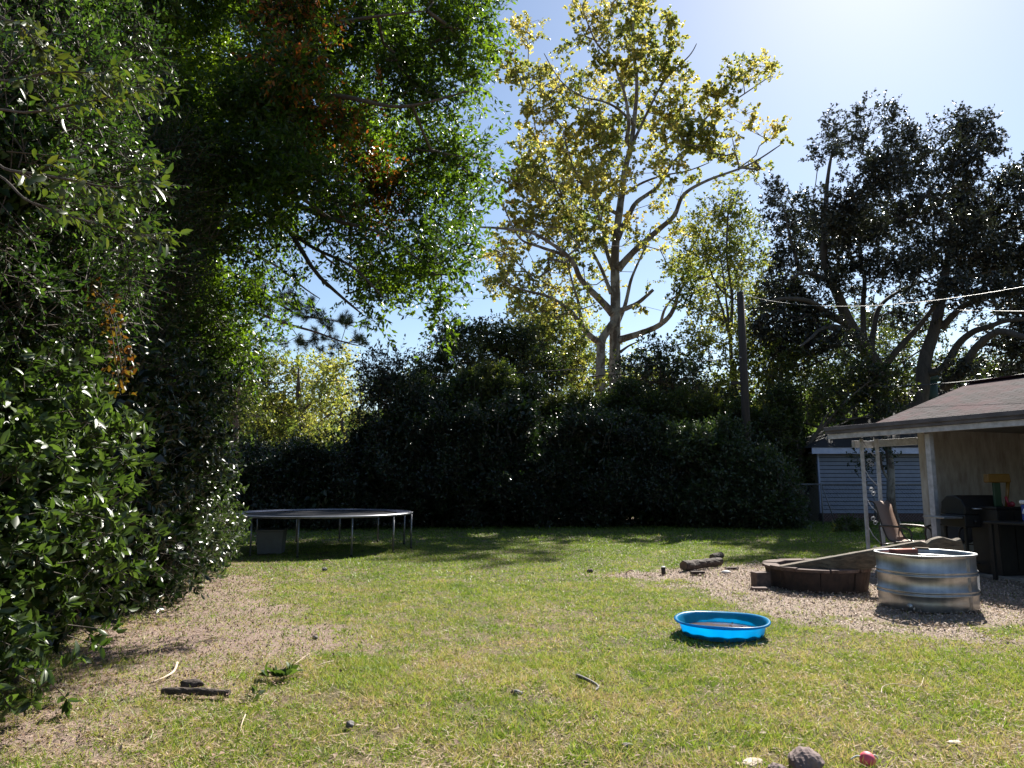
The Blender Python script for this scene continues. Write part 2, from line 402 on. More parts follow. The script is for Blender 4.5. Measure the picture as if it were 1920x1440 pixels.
nx, ny = len(xs), len(ys)
ii = (np.arange(ny-1)[:, None]*nx + np.arange(nx-1)[None]).ravel()
ground = npmesh('ground', np.stack([X, Y, gz], -1).reshape(-1, 3), np.stack([ii, ii+1, ii+nx+1, ii+nx], 1), None, None, True)
meta(ground, kind='structure')
ba, ch, dr = masks(X.ravel(), Y.ravel())
at = ground.data.color_attributes.new('cover', 'FLOAT_COLOR', 'POINT')
at.data.foreach_set('color', np.stack([ba, ch, dr, np.ones_like(ba)], 1).astype(np.float32).ravel())
t = NT('yard_soil'); vc = t.n('ShaderNodeVertexColor', layer_name='cover'); sx = t.n('ShaderNodeSeparateColor'); t.l(vc.outputs[0], sx.inputs[0])
ps = t.pos(); fine = t.noise(55, 6, .75, ps); med = t.noise(9, 5, .7, ps); vfine = t.noise(220, 3, .7, ps)
mixn = t.math('MULTIPLY_ADD', fine, .6, t.math('MULTIPLY', vfine, .4))
grassc = t.ramp(mixn, [(.3, (.03,.027,.012)), (.5, (.08,.082,.028)), (.68, (.16,.14,.07))])
dryc = t.ramp(mixn, [(.3, (.05,.033,.022)), (.5, (.17,.12,.08)), (.7, (.32,.24,.17))])
soilc = t.ramp(mixn, [(.3, (.10,.068,.058)), (.5, (.26,.185,.155)), (.7, (.38,.30,.27))])
chipc = t.ramp(mixn, [(.3, (.10,.07,.055)), (.5, (.27,.205,.165)), (.7, (.40,.325,.275))])
c = t.mix(sx.outputs[2], grassc, dryc); c = t.mix(sx.outputs[0], c, soilc); c = t.mix(sx.outputs[1], c, chipc)
t.surf(c, .95, spec=.2, bump=t.math('MULTIPLY_ADD', med, .6, mixn), bs=.9, bd=.02)
ground.data.materials.append(t.m)

# ---- grass
t = NT('lawn_blade'); g = t.n('ShaderNodeNewGeometry'); ps = t.pos()
n1 = t.noise(1.1, 5, .7, ps); n2 = t.noise(8, 4, .65, ps)
f = t.math('ADD', t.math('MULTIPLY', g.outputs['Random Per Island'], .45), t.math('MULTIPLY_ADD', n1, 1.25, t.math('MULTIPLY_ADD', n2, .85, -.80)))
yy = t.n('ShaderNodeSeparateXYZ'); t.l(ps, yy.inputs[0])
f = t.math('SUBTRACT', f, t.math('MULTIPLY', t.math('MULTIPLY_ADD', yy.outputs[1], .1, -.55), .22))
c = t.ramp(f, [(.12, (.08,.14,.018)), (.36, (.165,.24,.032)), (.53, (.27,.295,.058)), (.68, (.36,.28,.16)), (.9, (.40,.30,.215))])
p = t.surf(c, .5, spec=.35); tr = t.n('ShaderNodeBsdfTranslucent'); t.l(t.mix(1, c, (1.3,1.3,.9), 'MULTIPLY'), tr.inputs[0])
mx = t.n('ShaderNodeMixShader'); mx.inputs[0].default_value = .4; t.l(p.outputs[0], mx.inputs[1]); t.l(tr.outputs[0], mx.inputs[2]); t.l(mx.outputs[0], t.out.inputs[0])
M['grass'] = t.m
def blades(y0, y1, dens, L, W):
    area = (y1*y1 - y0*y0) * .76; n = int(area * dens)
    y = np.sqrt(rng.random(n) * (y1*y1 - y0*y0) + y0*y0); x = (rng.random(n) * 2 - 1) * y * .76
    b, c, d = masks(x, y); clump = fbm(x*8+3, y*8+7, 3)
    keep = rng.random(n) < np.clip((1 - .80*b) * (1 - .93*c) * (-.25 + 2.3*clump) , 0, 1)
    keep &= ~((x > 7.2 + (13-y)*.39) & (y < 13.6)) & (y < 34)
    x, y, b = x[keep], y[keep], b[keep]; n = len(x)
    z = (fbm(x*.9, y*.9, 3) - .5)*.05 + (fbm(x*6, y*6, 2) - .5)*.022 - .018
    z[(y > 27) | (np.abs(x) > 13)] = -.02
    D = rng.normal(0, .75, (n, 3)); D[:, 2] = np.abs(D[:, 2])*.5 + .35; N = rdir(n)
    ll = L * (.45 + 1.0*rng.random(n)**1.5) * (1 + .6*(fbm(x*2, y*2, 2) - .4))
    return leaf_mesh(np.stack([x, y, z], 1), D, N, ll, W*(.7+.6*rng.random(n)), 'tri')
v, f = merge([blades(3.2, 6.5, 9500, .058, .0060), blades(6.5, 11, 4600, .046, .0085), blades(11, 18, 1600, .048, .014), blades(18, 34, 330, .075, .026)])
meta(npmesh('grass', v, f, M['grass']), 'short patchy lawn grass, yellow green with dry straw coloured areas', 'grass', kind='stuff')
# taller weed tufts across the near lawn
n = 130; y = 3.6 + rng.random(n)**1.4 * 9; x = (rng.random(n)*2-1)*y*.72; b, c_, d_ = masks(x, y); k = (c_ < .4) & (b < .8); x, y = x[k], y[k]
S = np.repeat(np.stack([x, y, 0*x-.01], 1), 26, 0) + rng.normal(0, .035, (len(x)*26, 3))*np.array([1,1,0])
D = rng.normal(0, .6, (len(S), 3)); D[:, 2] = .9; 
t2 = leafmat('weed_blade', [(.06,.12,.02),(.11,.18,.03),(.2,.24,.05)], .4, .45, .4)
v, f = leaf_mesh(S, D, rdir(len(S)), .065*(.5+rng.random(len(S))), .005, 'tri')
meta(npmesh('weed_tufts', v, f, t2), 'greener grass tufts scattered through the lawn', 'weeds', kind='stuff')
# wood chips and litter
def litter(name, n, mat, size, sampler, label, cat, flat=.35):
    x, y = sampler(n); q = np.stack([x, y, np.full(len(x), .004) + rng.random(len(x))*.02], 1)
    D = rdir(len(q)); D[:, 2] *= flat; N = rdir(len(q))*flat + np.array([0,0,1]); L = size*(.5+rng.random(len(q)))
    v, f = leaf_mesh(q, D, N, L, L*(.3+.4*rng.random(len(q))), 'simple'); return meta(npmesh(name, v, f, mat), label, cat, kind='stuff')
def chip_s(n):
    x = rng.uniform(1, 10, n); y = rng.uniform(6.5, 15, n); _, c, _ = masks(x, y); k = c > .35 + .3*rng.random(n); return x[k], y[k]
def near_s(n):
    y = 3.4 + rng.random(n)**1.3*14; x = (rng.random(n)*2-1)*y*.76; return x, y
def edge_s(n):
    y = 3.5 + rng.random(n)*13; x = -2.3 - (y-3.5)*.3 + rng.normal(0, .75, n); return x, y
tm = leafmat('wood_chip', [(.12,.08,.065),(.27,.20,.165),(.46,.37,.31),(.35,.275,.235)], 0.02, .8, .2)
tl_ = leafmat('fallen_leaf', [(.08,.045,.03),(.18,.11,.07),(.28,.19,.13),(.38,.30,.24)], .15, .7, .3)
tlh = leafmat('old_leaf', [(.06,.035,.025),(.15,.09,.065),(.24,.16,.12),(.30,.22,.18)], .1, .8, .2)
litter('wood_chips', 75000, tm, .028, chip_s, 'pale wood chip mulch round the fire pit and tank', 'mulch', .5)
litter('leaf_litter', 1100, tl_, .034, near_s, 'dry brown fallen leaves scattered over the lawn', 'leaves')
litter('hedge_litter', 7000, tlh, .03, edge_s, 'brown leaf litter along the foot of the left hedge', 'leaves')
def soil_s(n):
    x = rng.uniform(-6, 1, n); y = rng.uniform(3.5, 14, n); b, c, _ = masks(x, y); k = b > .35 + .4*rng.random(n); return x[k], y[k]
litter('soil_clods', 26000, leafmat('soil_clod', [(.05,.033,.026),(.15,.11,.09),(.30,.24,.205),(.40,.33,.29)], .01, .95, .1), .020, soil_s, 'small crumbs of bare soil and debris on the worn patch', 'soil', 1.2)
tk = leafmat('dead_straw', [(.13,.085,.055),(.30,.22,.15),(.46,.37,.28)], .1, .8, .2)
x, y = near_s(60000); b, c_, d_ = masks(x, y); k = rng.random(len(x)) < np.clip(.15+.8*d_-.45*b, 0, 1); x, y = x[k], y[k]
D = rdir(len(x)); D[:, 2] = np.abs(D[:, 2])*.2
v, f = leaf_mesh(np.stack([x, y, .002+rng.random(len(x))*.02], 1), D, np.array([0,0,1.])+rdir(len(x))*.3, .055*(.4+rng.random(len(x))), .0065, 'tri')
meta(npmesh('straw_thatch', v, f, tk), 'dead straw lying flat in the thin lawn', 'straw', kind='stuff')

# ================================================================== TREES BEHIND
def L_(pts, Y, r0, r1, dY=0, Yend=None):
    """limb traced over (px,py) points; depth runs from Y to Yend"""
    n = len(pts); Ye = Y if Yend is None else Yend
    return ([P(a, b, Y + (Ye - Y) * (i / max(1, n-1))) for i, (a, b) in enumerate(pts)], r0, r1)
def withbase(l, Y):
    p = l[0][0]; return ([np.array([p[0], p[1], -.1])] + list(l[0]), l[1], l[2])

# --- big sycamore behind the hedge
YS = 42.0
q = YS / F
limbs = [withbase(L_([(1153,800),(1153,740),(1153,640),(1154,560),(1153,500),(1155,450),(1165,369),(1171,323),(1183,272),(1190,218),(1194,155),(1187,78),(1190,23),(1192,-40)], YS, 14*q, 1.2*q, Yend=YS+.5), YS),
 L_([(1182,274),(1175,262),(1179,233),(1171,175),(1148,117),(1117,78),(1093,20)], YS, 5*q, 1*q, Yend=YS-3),
 L_([(1158,505),(1190,470),(1233,432),(1264,404),(1282,365),(1327,338),(1404,309),(1463,272)], YS, 7.5*q, 1*q, Yend=YS-3),
 L_([(1157,448),(1179,404),(1194,379),(1233,350),(1257,311),(1292,272),(1327,218),(1385,183),(1451,138)], YS, 6*q, 1*q, Yend=YS+4),
 L_([(1186,270),(1200,240),(1222,194),(1249,148),(1292,105),(1306,82)], YS, 3.6*q, .8*q, Yend=YS+2),
 L_([(1149,588),(1125,562),(1105,542),(1087,520),(1078,498),(1062,478),(1031,455),(992,435),(938,428),(900,426)], YS, 7.5*q, 1.6*q, Yend=YS-5),
 L_([(1064,480),(1040,472),(1010,462),(975,447),(950,400),(938,370)], YS-2, 4*q, .8*q, Yend=YS-5),
 L_([(1158,638),(1200,625),(1232,612),(1254,594),(1266,572),(1271,554),(1286,529),(1320,495),(1345,455)], YS, 7*q, 1.2*q, Yend=YS-2),
 L_([(1239,606),(1247,579),(1267,556),(1300,548),(1340,530)], YS-1, 3*q, .8*q, Yend=YS-4),
 L_([(1160,583),(1182,575),(1200,565),(1225,543)], YS, 5.5*q, 3*q, Yend=YS-1),
 L_([(1156,610),(1172,572),(1182,529),(1191,505),(1210,462),(1222,425)], YS+.6, 5*q, 1*q, Yend=YS+3),
 L_([(1152,510),(1138,472),(1130,430),(1118,380),(1112,320),(1100,250),(1092,180)], YS, 5*q, .8*q, Yend=YS+4),
 L_([(1146,550),(1128,505),(1105,462),(1080,420),(1050,370),(1020,300),(1000,220),(990,130)], YS, 4*q, .8*q, Yend=YS+3),
 L_([(1160,402),(1130,385),(1095,350),(1070,300),(1055,240)], YS, 4*q, .8*q, Yend=YS-4),
 L_([(1190,235),(1160,205),(1130,190),(1090,180),(1050,150),(1020,100)], YS, 3*q, .7*q, Yend=YS-4),
 L_([(1165,368),(1200,345),(1240,330),(1290,320),(1330,305)], YS, 3*q, .7*q, Yend=YS-4),
 L_([(1163,660),(1180,648),(1198,640)], YS, 3*q, 1*q)]
cl = [(985,60,42,38),(955,128,34,30),(1005,145,55,45),(1115,40,50,45),(1185,35,65,42),(1160,105,70,50),(1240,60,45,35),(1235,125,45,38,1.3),(1085,165,60,50),(1030,215,60,55),
 (1100,265,80,60,1.2),(1035,320,80,60,1.3),(975,350,55,45),(1110,350,65,50,1.2),(1185,180,60,60,.8),(1272,150,35,35,1.0),(1255,220,50,38,1.3),(1345,190,45,40,1.2),(1375,130,35,28),(1418,138,45,28),(1440,118,22,16),
 (1300,250,50,38,1.3),(1400,225,36,26,.7),(1452,250,32,18),(1340,280,60,36),(1405,315,45,22,.6),(1262,320,40,36,.7),(1225,275,40,45,.8),(1232,375,50,26,.5),(1180,320,40,50,.5),
 (1005,410,70,40,1.1),(950,465,50,45),(1045,430,60,40,1.1),(1090,412,60,40,1.2),(960,530,55,45),(1030,515,55,38),(1095,470,50,36,.9),(1190,425,40,30,.6),(1215,470,36,26,.5),(1150,440,40,45,.6),
 (1075,555,60,30,.8),(1010,575,60,30,.9),(1290,505,55,34,.7),(1065,90,36,30,.5),(1150,230,60,40),(1080,370,80,60,.8),(1000,280,60,50,.6),
 (1170,-20,90,40),(1080,10,30,20,.5),(1260,440,40,30,.4),(1330,340,60,20,.4),(1205,560,26,18,.3),(1140,520,30,30,.5)]
tree('sycamore_tree', 'tall sycamore with pale forked limbs and sparse yellow green leaves, rising behind the dark hedge', YS, limbs, cl, 3.5, 4.5, M['leaf_syc'], M['bark_syc'],
     leaf=(.19,.17), tw=(4,.42,8), style='simple', step=.7, tipr=.0085, mat2=M['leaf_yel'], frac2=.42, up=.3, jit=.2)
# second, thinner trunk beside it
Y2 = 41.2; q = Y2 / F
limbs = [withbase(L_([(1124,800),(1125,740),(1126,680),(1128,640),(1138,622),(1150,604)], Y2, 11*q, 7*q), Y2),
 L_([(1126,642),(1110,632),(1091,612),(1073,587),(1052,569),(1023,554),(985,545),(950,530)], Y2, 7*q, 1.2*q, Yend=Y2-3),
 L_([(1092,612),(1087,585),(1083,561),(1077,543),(1068,510),(1060,480)], Y2-1, 4*q, 1*q, Yend=Y2-3)]
cl = [(1000,570,50,26),(960,545,40,30),(1040,590,50,26),(1060,500,40,30,.7),(1080,560,40,24,.5),(985,600,50,26)]
tree('sycamore_tree', 'shorter flat-topped sycamore trunk standing just left of the tall sycamore', Y2, limbs, cl, 2, 2.8, M['leaf_yel'], M['bark_syc'], leaf=(.18,.16), tw=(4,.7,8), tipr=.012, step=.6, up=.3)

# --- live oak on the right
YO = 32.5; q = YO / F
limbs = [withbase(L_([(1655,800),(1652,735),(1645,690),(1613,639),(1588,597),(1572,556),(1556,520),(1545,480),(1548,430),(1549,380),(1551,343),(1559,293),(1572,262)], YO, 18*q, 1.5*q), YO),
 L_([(1592,606),(1570,598),(1547,585),(1528,570),(1505,562),(1467,560),(1440,566)], YO, 9*q, 2*q, Yend=YO-4),
 L_([(1585,618),(1560,612),(1538,618),(1520,634),(1500,650)], YO-.5, 6*q, 1.5*q, Yend=YO-4),
 L_([(1560,530),(1530,516),(1505,512),(1484,522)], YO, 6*q, 2*q, Yend=YO-2),
 L_([(1655,705),(1664,680),(1690,648),(1720,615),(1747,581),(1765,548),(1790,520)], YO, 8*q, 2*q, Yend=YO-3),
 L_([(1632,655),(1638,620),(1647,580),(1667,558),(1700,540),(1740,525)], YO, 6.5*q, 2*q, Yend=YO+3),
 L_([(1620,640),(1618,580),(1621,522),(1612,470),(1620,400),(1640,330),(1672,250)], YO+.5, 6*q, 1*q, Yend=YO+3),
 L_([(1500,508),(1488,470),(1478,430),(1470,390)], YO-1, 4*q, 1*q)]
cl = [(1558,232,24,30,.6),(1545,285,26,28,.5),(1600,262,42,36,.8),(1622,212,28,20,.8),(1670,220,18,32,.8),(1682,268,46,36),(1650,330,58,48,1.2),(1718,308,46,46,1.1),(1565,395,55,45,1.1),(1500,395,22,40,.7),
 (1452,368,26,34,.9),(1468,420,32,36),(1480,480,34,36),(1540,450,56,45,1.2),(1600,430,60,50,1.3),(1660,420,60,50,1.3),(1720,395,56,50,1.2),(1795,242,26,45,.8),(1832,250,38,42),(1862,268,22,24,.8),
 (1800,318,42,50,1.2),(1808,395,58,60,1.3),(1750,470,60,40,1.2),(1680,500,60,36,1.1),(1600,505,50,26),(1700,560,50,24,.6),(1655,592,26,24,.6),(1455,545,40,30,.8),(1520,590,50,34,1),(1500,640,50,36,1),(1440,610,44,40,1),(1450,670,40,34,1),(1580,330,20,30,.2),(1760,250,20,26,.3),(1560,540,40,22,.7),(1700,600,36,26,.5),(1530,500,44,34,.9),(1620,550,40,20,.5),(1480,560,50,36,1),(1600,640,30,22,.5),(1540,640,40,30,.9)]
tree('live_oak', 'dark spreading live oak with forked trunk behind the blue shed', YO, limbs, cl, 3.2, 6.6, M['leaf_oak'], M['bark_oak'], leaf=(.14,.09), tw=(6,.42,11), step=.6, tipr=.008, jit=.2, group=None)
YO2 = 31.5; q = YO2 / F
limbs = [withbase(L_([(1722,800),(1728,735),(1735,672),(1751,622),(1763,572),(1768,547),(1797,527),(1838,514),(1880,500)], YO2, 18*q, 3*q), YO2),
 L_([(1765,615),(1797,581),(1822,566),(1851,556),(1900,552),(1960,540)], YO2, 7*q, 2*q, Yend=YO2-3),
 L_([(1735,700),(1768,690),(1797,645),(1825,622),(1851,614),(1885,602),(1930,598)], YO2, 8.5*q, 3*q, Yend=YO2-4),
 L_([(1770,725),(1800,700),(1830,652),(1872,622),(1920,632),(1970,640)], YO2-1, 9*q, 4*q, Yend=YO2-5),
 L_([(1764,560),(1775,500),(1790,430),(1805,350),(1828,270)], YO2, 10*q, 1.5*q, Yend=YO2+2),
 L_([(1850,512),(1880,460),(1900,400),(1915,350)], YO2, 6*q, 1.5*q, Yend=YO2+2)]
cl = [(1870,420,50,56,1.2),(1892,348,36,36),(1915,320,24,30,.8),(1840,490,60,40,1.2),(1900,500,60,50,1.2),(1785,545,60,30,.7),(1860,545,60,30,.9),(1905,580,45,22,.9),(1975,400,70,90),(1990,520,70,70),(1760,600,30,30,.4),(1815,440,50,50,1),(1940,600,50,30,.7),(1840,620,30,18,.3),(1880,640,40,26,.8),(1930,560,44,36,1),(1900,680,50,22,.9),(1800,690,40,22,.8),(1940,640,40,40,1),(1820,580,30,20,.5)]
tree('live_oak', 'dark live oak whose limbs lean right over the patio roof', YO2, limbs, cl, 3, 6.6, M['leaf_oak'], M['bark_oak'], leaf=(.14,.09), tw=(6,.42,11), step=.6, tipr=.008, jit=.2)

# --- mixed trees between the sycamore and the oak, and low trees behind the hedge
def simple_tree(name, label, px, pb, pt, Y, r, cl, dY, dens, mat, leaf=(.14,.1), bark=None, group='trees behind the back hedge', **kw):
    q = Y / F
    pts = [(px + (pt[0]-px)*i/5 + (random.uniform(-6,6) if 0 < i < 5 else 0), pb + (pt[1]-pb)*i/5) for i in range(6)]
    limbs = [withbase(L_(pts, Y, r, r*.25), Y)]
    c0 = P(pt[0], (pb*.6+pt[1]*.4), Y)
    for k in range(3):
        c = cl[random.randrange(len(cl))]; limbs.append(L_([pts[2+k%2], ((pts[2][0]+c[0])/2, (pts[2][1]+c[1])/2-8), (c[0], c[1])], Y, r*.5, r*.15, Yend=Y+random.uniform(-2,2)))
    kw.setdefault('tipr', .008); return tree(name, label, Y, limbs, cl, dY, dens*2.6, mat, bark or M['bark_gen'], leaf=leaf, group=group, **kw)
simple_tree('sweetgum_tree', 'slim yellowing tree with thin straight trunk just left of the utility pole', 1380, 800, (1365,400), 36, .16,
  [(1345,400,55,40,.8),(1310,430,50,35,.8),(1390,430,50,40,.9),(1350,470,70,40,1),(1300,500,50,35,.9),(1400,500,50,40),(1340,540,60,40,.9),(1290,560,40,35,.7),(1400,570,50,40),(1350,610,60,40,.9),(1310,650,45,35,.7),(1400,640,50,40),(1370,700,60,40),(1330,740,55,35),(1290,620,25,25,.5),(1360,365,30,24,.6)],
  2, 2.3, M['leaf_yel'], leaf=(.15,.11), tw=(5,.5,8), mat2=M['leaf_mid'], frac2=.4)
simple_tree('broadleaf_tree', 'mixed green and yellow tree filling the gap between utility pole and live oak', 1470, 820, (1470,560), 33, .18,
  [(1460,560,45,40),(1500,620,55,45,1.1),(1440,640,50,45,1.1),(1480,690,65,45,1.2),(1550,680,60,45,1.1),(1590,740,50,30,1),(1440,730,60,45,1.2),(1510,760,70,40,1.2),(1560,630,40,40,.7),(1600,660,30,30,.5)],
  2, 2.4, M['leaf_mid'], leaf=(.13,.09), tw=(4,.42,8), mat2=M['leaf_yel'], frac2=.5)
simple_tree('broadleaf_tree', 'low bushy green tree under the live oak limbs behind the grey roof', 1690, 800, (1700,640), 44, .2,
  [(1600,720,70,40,1.2),(1660,640,50,40,1),(1700,690,70,40,1),(1780,690,60,36,1),(1850,700,60,30),(1920,690,60,30),(1620,600,50,40,.7),(1700,620,60,40,.6)],
  2, 2.6, M['leaf_mid'], leaf=(.16,.12), tw=(4,.6,8))
simple_tree('cherry_laurel_tree', 'dark rounded evergreen tree left of the sycamore trunks behind the hedge', 880, 800, (880,630), 33, .2,
  [(845,640,30,26,1),(880,630,45,28,1.1),(930,630,45,30,1.1),(860,680,60,40,1.2),(940,690,60,40,1.2),(980,650,50,40,1),(900,740,80,40,1.2),(1020,700,50,40,1),(800,700,30,30,.9),(1000,750,60,40,1.1),(820,745,50,34,1)],
  2, 3.6, M['leaf_mid'], leaf=(.12,.075), tw=(5,.5,9), mat2=M['leaf_dark'], frac2=.5)
simple_tree('broadleaf_tree', 'yellow green tree directly behind the two sycamore trunks', 1080, 800, (1060,590), 47, .22,
  [(1050,600,60,34,.9),(1100,640,60,40,.9),(1030,660,60,40,1),(1090,700,70,40,1.1),(1190,690,60,40,.8),(1220,730,50,34,.9),(1150,735,50,34,1),(1000,625,40,30)],
  2, 2.6, M['leaf_yel'], leaf=(.19,.14), tw=(4,.7,8), mat2=M['leaf_mid'], frac2=.5)
simple_tree('broadleaf_tree', 'dark shaded tree mass low under the limbs of the two live oaks', 1600, 820, (1620,640), 38.5, .2,
  [(1660,600,40,30,.8),(1750,640,30,26,.8),(1830,690,50,30,1),(1880,660,40,26,.9),(1590,650,50,40,1),(1640,700,60,40,1.2),(1700,720,60,34,1.2),(1560,720,50,40,1.2),(1780,720,60,30,1.2),(1850,705,60,28,1.1),(1920,700,60,28,1.1),(1690,650,36,24,.5),(1800,660,30,22,.4),(1540,600,40,30,.8),(1500,700,50,44,1)],
  1.5, 1.9, M['leaf_mid'], leaf=(.15,.10), tw=(4,.5,8), mat2=M['leaf_oak'], frac2=.5)
simple_tree('broadleaf_tree', 'green and yellow tree between the rounded evergreen and the left sycamore trunk', 1010, 800, (1010,620), 36, .15,
  [(980,600,40,26,.8),(1030,620,46,30,1),(1000,670,50,34,1.1),(1060,680,46,34,1.1),(1085,640,24,24,.7),(950,650,36,30,.9),(1090,720,30,30,1),(1190,740,30,26,1),(1210,700,24,24,.6)],
  1.5, 1.6, M['leaf_yel'], leaf=(.15,.11), tw=(4,.45,8), mat2=M['leaf_mid'], frac2=.55)
simple_tree('broadleaf_tree', 'leafy dark green young tree right of the sycamore, its top against the sky', 1240, 820, (1230,640), 32, .12,
  [(1230,660,36,30,.7),(1200,700,50,36,1),(1255,700,50,36,.9),(1290,730,55,34,1),(1220,750,70,36,1.2),(1300,690,40,26,.6),(1350,770,60,34,1.1),(1180,740,30,30)],
  1.6, 3.2, M['leaf_dark'], leaf=(.13,.08), tw=(4,.5,8), mat2=M['leaf_mid'], frac2=.5)
simple_tree('broadleaf_tree', 'sunlit yellow green tree far behind the trampoline, below the overhead wire', 560, 830, (560,690), 50, .25,
  [(500,700,50,34,1),(560,700,50,36,1),(620,690,40,30,1),(470,750,60,40,1.1),(540,760,70,40,1.2),(610,750,50,36,1.1),(500,810,60,30,1.1),(580,810,60,26,1.1),(640,720,30,24,.8)],
  2.5, 2.6, M['leaf_yel'], leaf=(.2,.15), tw=(4,.75,8), mat2=M['leaf_mid'], frac2=.5)
simple_tree('broadleaf_tree', 'orange tinged small tree at the right of the far yellow green foliage', 650, 830, (630,700), 54, .2,
  [(640,670,26,20,.8),(615,720,40,30,1),(650,760,40,34,1),(600,790,40,30,1),(670,790,30,26)], 2, 2.4, M['leaf_syc'], leaf=(.2,.16), tw=(4,.75,7), mat2=M['leaf_red'], frac2=.25)
simple_tree('broadleaf_tree', 'grey green tree further left behind the left hedge end', 440, 840, (430,640), 40, .22,
  [(420,640,50,40),(460,690,50,36,1),(400,720,60,40,1),(450,770,50,36,1),(350,650,60,50,1),(480,660,26,22,.6),(360,760,60,50,1)], 2, 2.6, M['leaf_mid'], leaf=(.17,.12), tw=(4,.65,8))
simple_tree('broadleaf_tree', 'small distant treetop peeking over the back hedge under the open sky', 775, 820, (775,690), 58, .2,
  [(775,695,22,14),(790,720,40,24),(740,730,40,26),(700,740,40,26)], 1.5, 2.6, M['leaf_mid'], leaf=(.22,.17), tw=(4,.7,7))

simple_tree('broadleaf_tree', 'dark bushy tree in front of the shed roof, leaning over it left of the patio', 1500, 860, (1590,740), 27.6, .12,
  [(1560,770,50,26,1.2),(1620,745,50,30,1.2),(1680,740,40,26,1.1),(1530,730,45,34,1),(1600,700,50,34,1),(1500,780,36,30,1),(1650,700,40,30,.9),(1480,820,26,26,.9),(1660,775,34,14,.9),(1450,780,34,30,1)],
  .8, 3.0, M['leaf_mid'], leaf=(.11,.07), tw=(4,.4,8), mat2=M['leaf_oak'], frac2=.5)
# --- pine whose needled bough shows below the big dark crown
YP = 20.0; qp = YP / F
limbs = [withbase(L_([(395,1000),(398,700),(402,420),(405,120),(410,-200)], YP, .22, .08), YP),
 L_([(398,560),(440,575),(490,590),(540,608),(590,622),(640,640),(672,648)], YP, 4.5*qp, .8*qp, Yend=YP-1),
 L_([(400,500),(450,520),(510,560),(560,590),(620,600),(665,612)], YP, 4.5*qp, .8*qp, Yend=YP+1),
 L_([(402,440),(460,470),(520,500),(570,540),(600,560)], YP, 4*qp, .8*qp)]
pr = thing('pine_tree', 'pine tree with a long needled bough reaching right under the dark overhanging crown', 'pine tree')
mb = MB(); sk = np.concatenate([limb_tube(mb, l[0], l[1], l[2], 9, .03) for l in limbs])
att = clump_pts([(560,600,36,22),(600,615,36,22),(640,612,30,18),(665,605,20,14),(640,645,34,16),(590,650,34,16),(672,640,14,14),(530,570,36,24),(550,640,30,16),(500,590,40,26),(610,580,30,18,.6),(480,540,40,26),(560,560,30,18,.7)], YP, .9, 2.2)
seg, tp, td = grow(sk, att, .3, .05, .006); mb.build('trunk', M['bark_pine'], pr, True); npmesh('branches', seg[0], seg[1], M['bark_pine'], pr)
S = np.repeat(tp, 5, 0) + rng.normal(0, .06, (len(tp)*5, 3)); D = unit(np.repeat(td, 5, 0) + rdir(len(S))*.7); nn = 52
B = np.repeat(S, nn, 0) + np.repeat(D, nn, 0) * (rng.random(len(S)*nn)*.16)[:, None]
v, f = leaf_mesh(B, unit(np.repeat(D, nn, 0)*.8 + rdir(len(B))), rdir(len(B)), .17*(.7+.5*rng.random(len(B))), .010, 'tri'); npmesh('needles', v, f, M['leaf_pine'], pr)

# ================================================================== BACK HEDGE (separate shrubs)
def hp(px, Y): return P(px, 902, Y)[0]
hedge = [
 (440, 23.5, 1.8, 1.3, 3.1, 'shrub at the far left of the back hedge, behind the left rim of the trampoline'), # px, Y, half width m, depth, top z, label
 (505, 22.8, 1.7, 1.3, 2.3, 'low dark shrub behind the trampoline at the left end of the back hedge'),
 (610, 23.2, 1.6, 1.4, 2.9, 'dark shrub behind the middle of the trampoline in the back hedge'),
 (715, 23.6, 1.7, 1.4, 5.0, 'tall dark shrub with leafy sprigs against the sky behind the right end of the trampoline'),
 (815, 23.8, 1.6, 1.5, 4.2, 'dark shrub in the back hedge below the rounded evergreen tree'),
 (915, 24.0, 1.7, 1.5, 4.7, 'dark shrub in the back hedge left of the sycamore trunks'),
 (1020, 24.2, 1.6, 1.5, 3.7, 'dark shrub in the middle of the back hedge, just left of the sycamore trunks'),
 (1125, 24.4, 1.6, 1.5, 4.2, 'dark shrub in the back hedge hiding the foot of the two sycamore trunks'),
 (1230, 24.4, 1.6, 1.5, 3.5, 'dark shrub in the back hedge between sycamore and utility pole'),
 (1330, 24.2, 1.5, 1.5, 3.7, 'grey green glinting shrub in the back hedge below the utility pole'),
 (1405, 23.8, 1.4, 1.5, 2.9, 'shrub with silvery leaf glints, last but one at the right of the back hedge'),
 (1452, 23.0, .8, .8, 2.1, 'rounded shrub ending the back hedge beside the blue shed'),
 (770, 27.5, 1.5, 1.2, 5.6, 'second row shrub rising between the sprigged shrub and the rounded evergreen'),
 (875, 27.8, 1.9, 1.3, 6.6, 'tall dark evergreen shrub in the second row of the hedge, left of centre'),
 (985, 28.0, 1.7, 1.3, 6.2, 'second row shrub with yellowing top just left of the sycamore trunks'),
 (1065, 28.0, 1.4, 1.3, 5.8, 'second row shrub close to the left sycamore trunk'),
 (1215, 28.0, 1.7, 1.3, 6.1, 'second row shrub with airy top right of the sycamore trunks'),
 (1310, 28.0, 1.5, 1.3, 5.7, 'second row shrub left of the utility pole'),
 (1440, 28.0, 1.6, 1.3, 5.5, 'second row shrub right of the utility pole')]
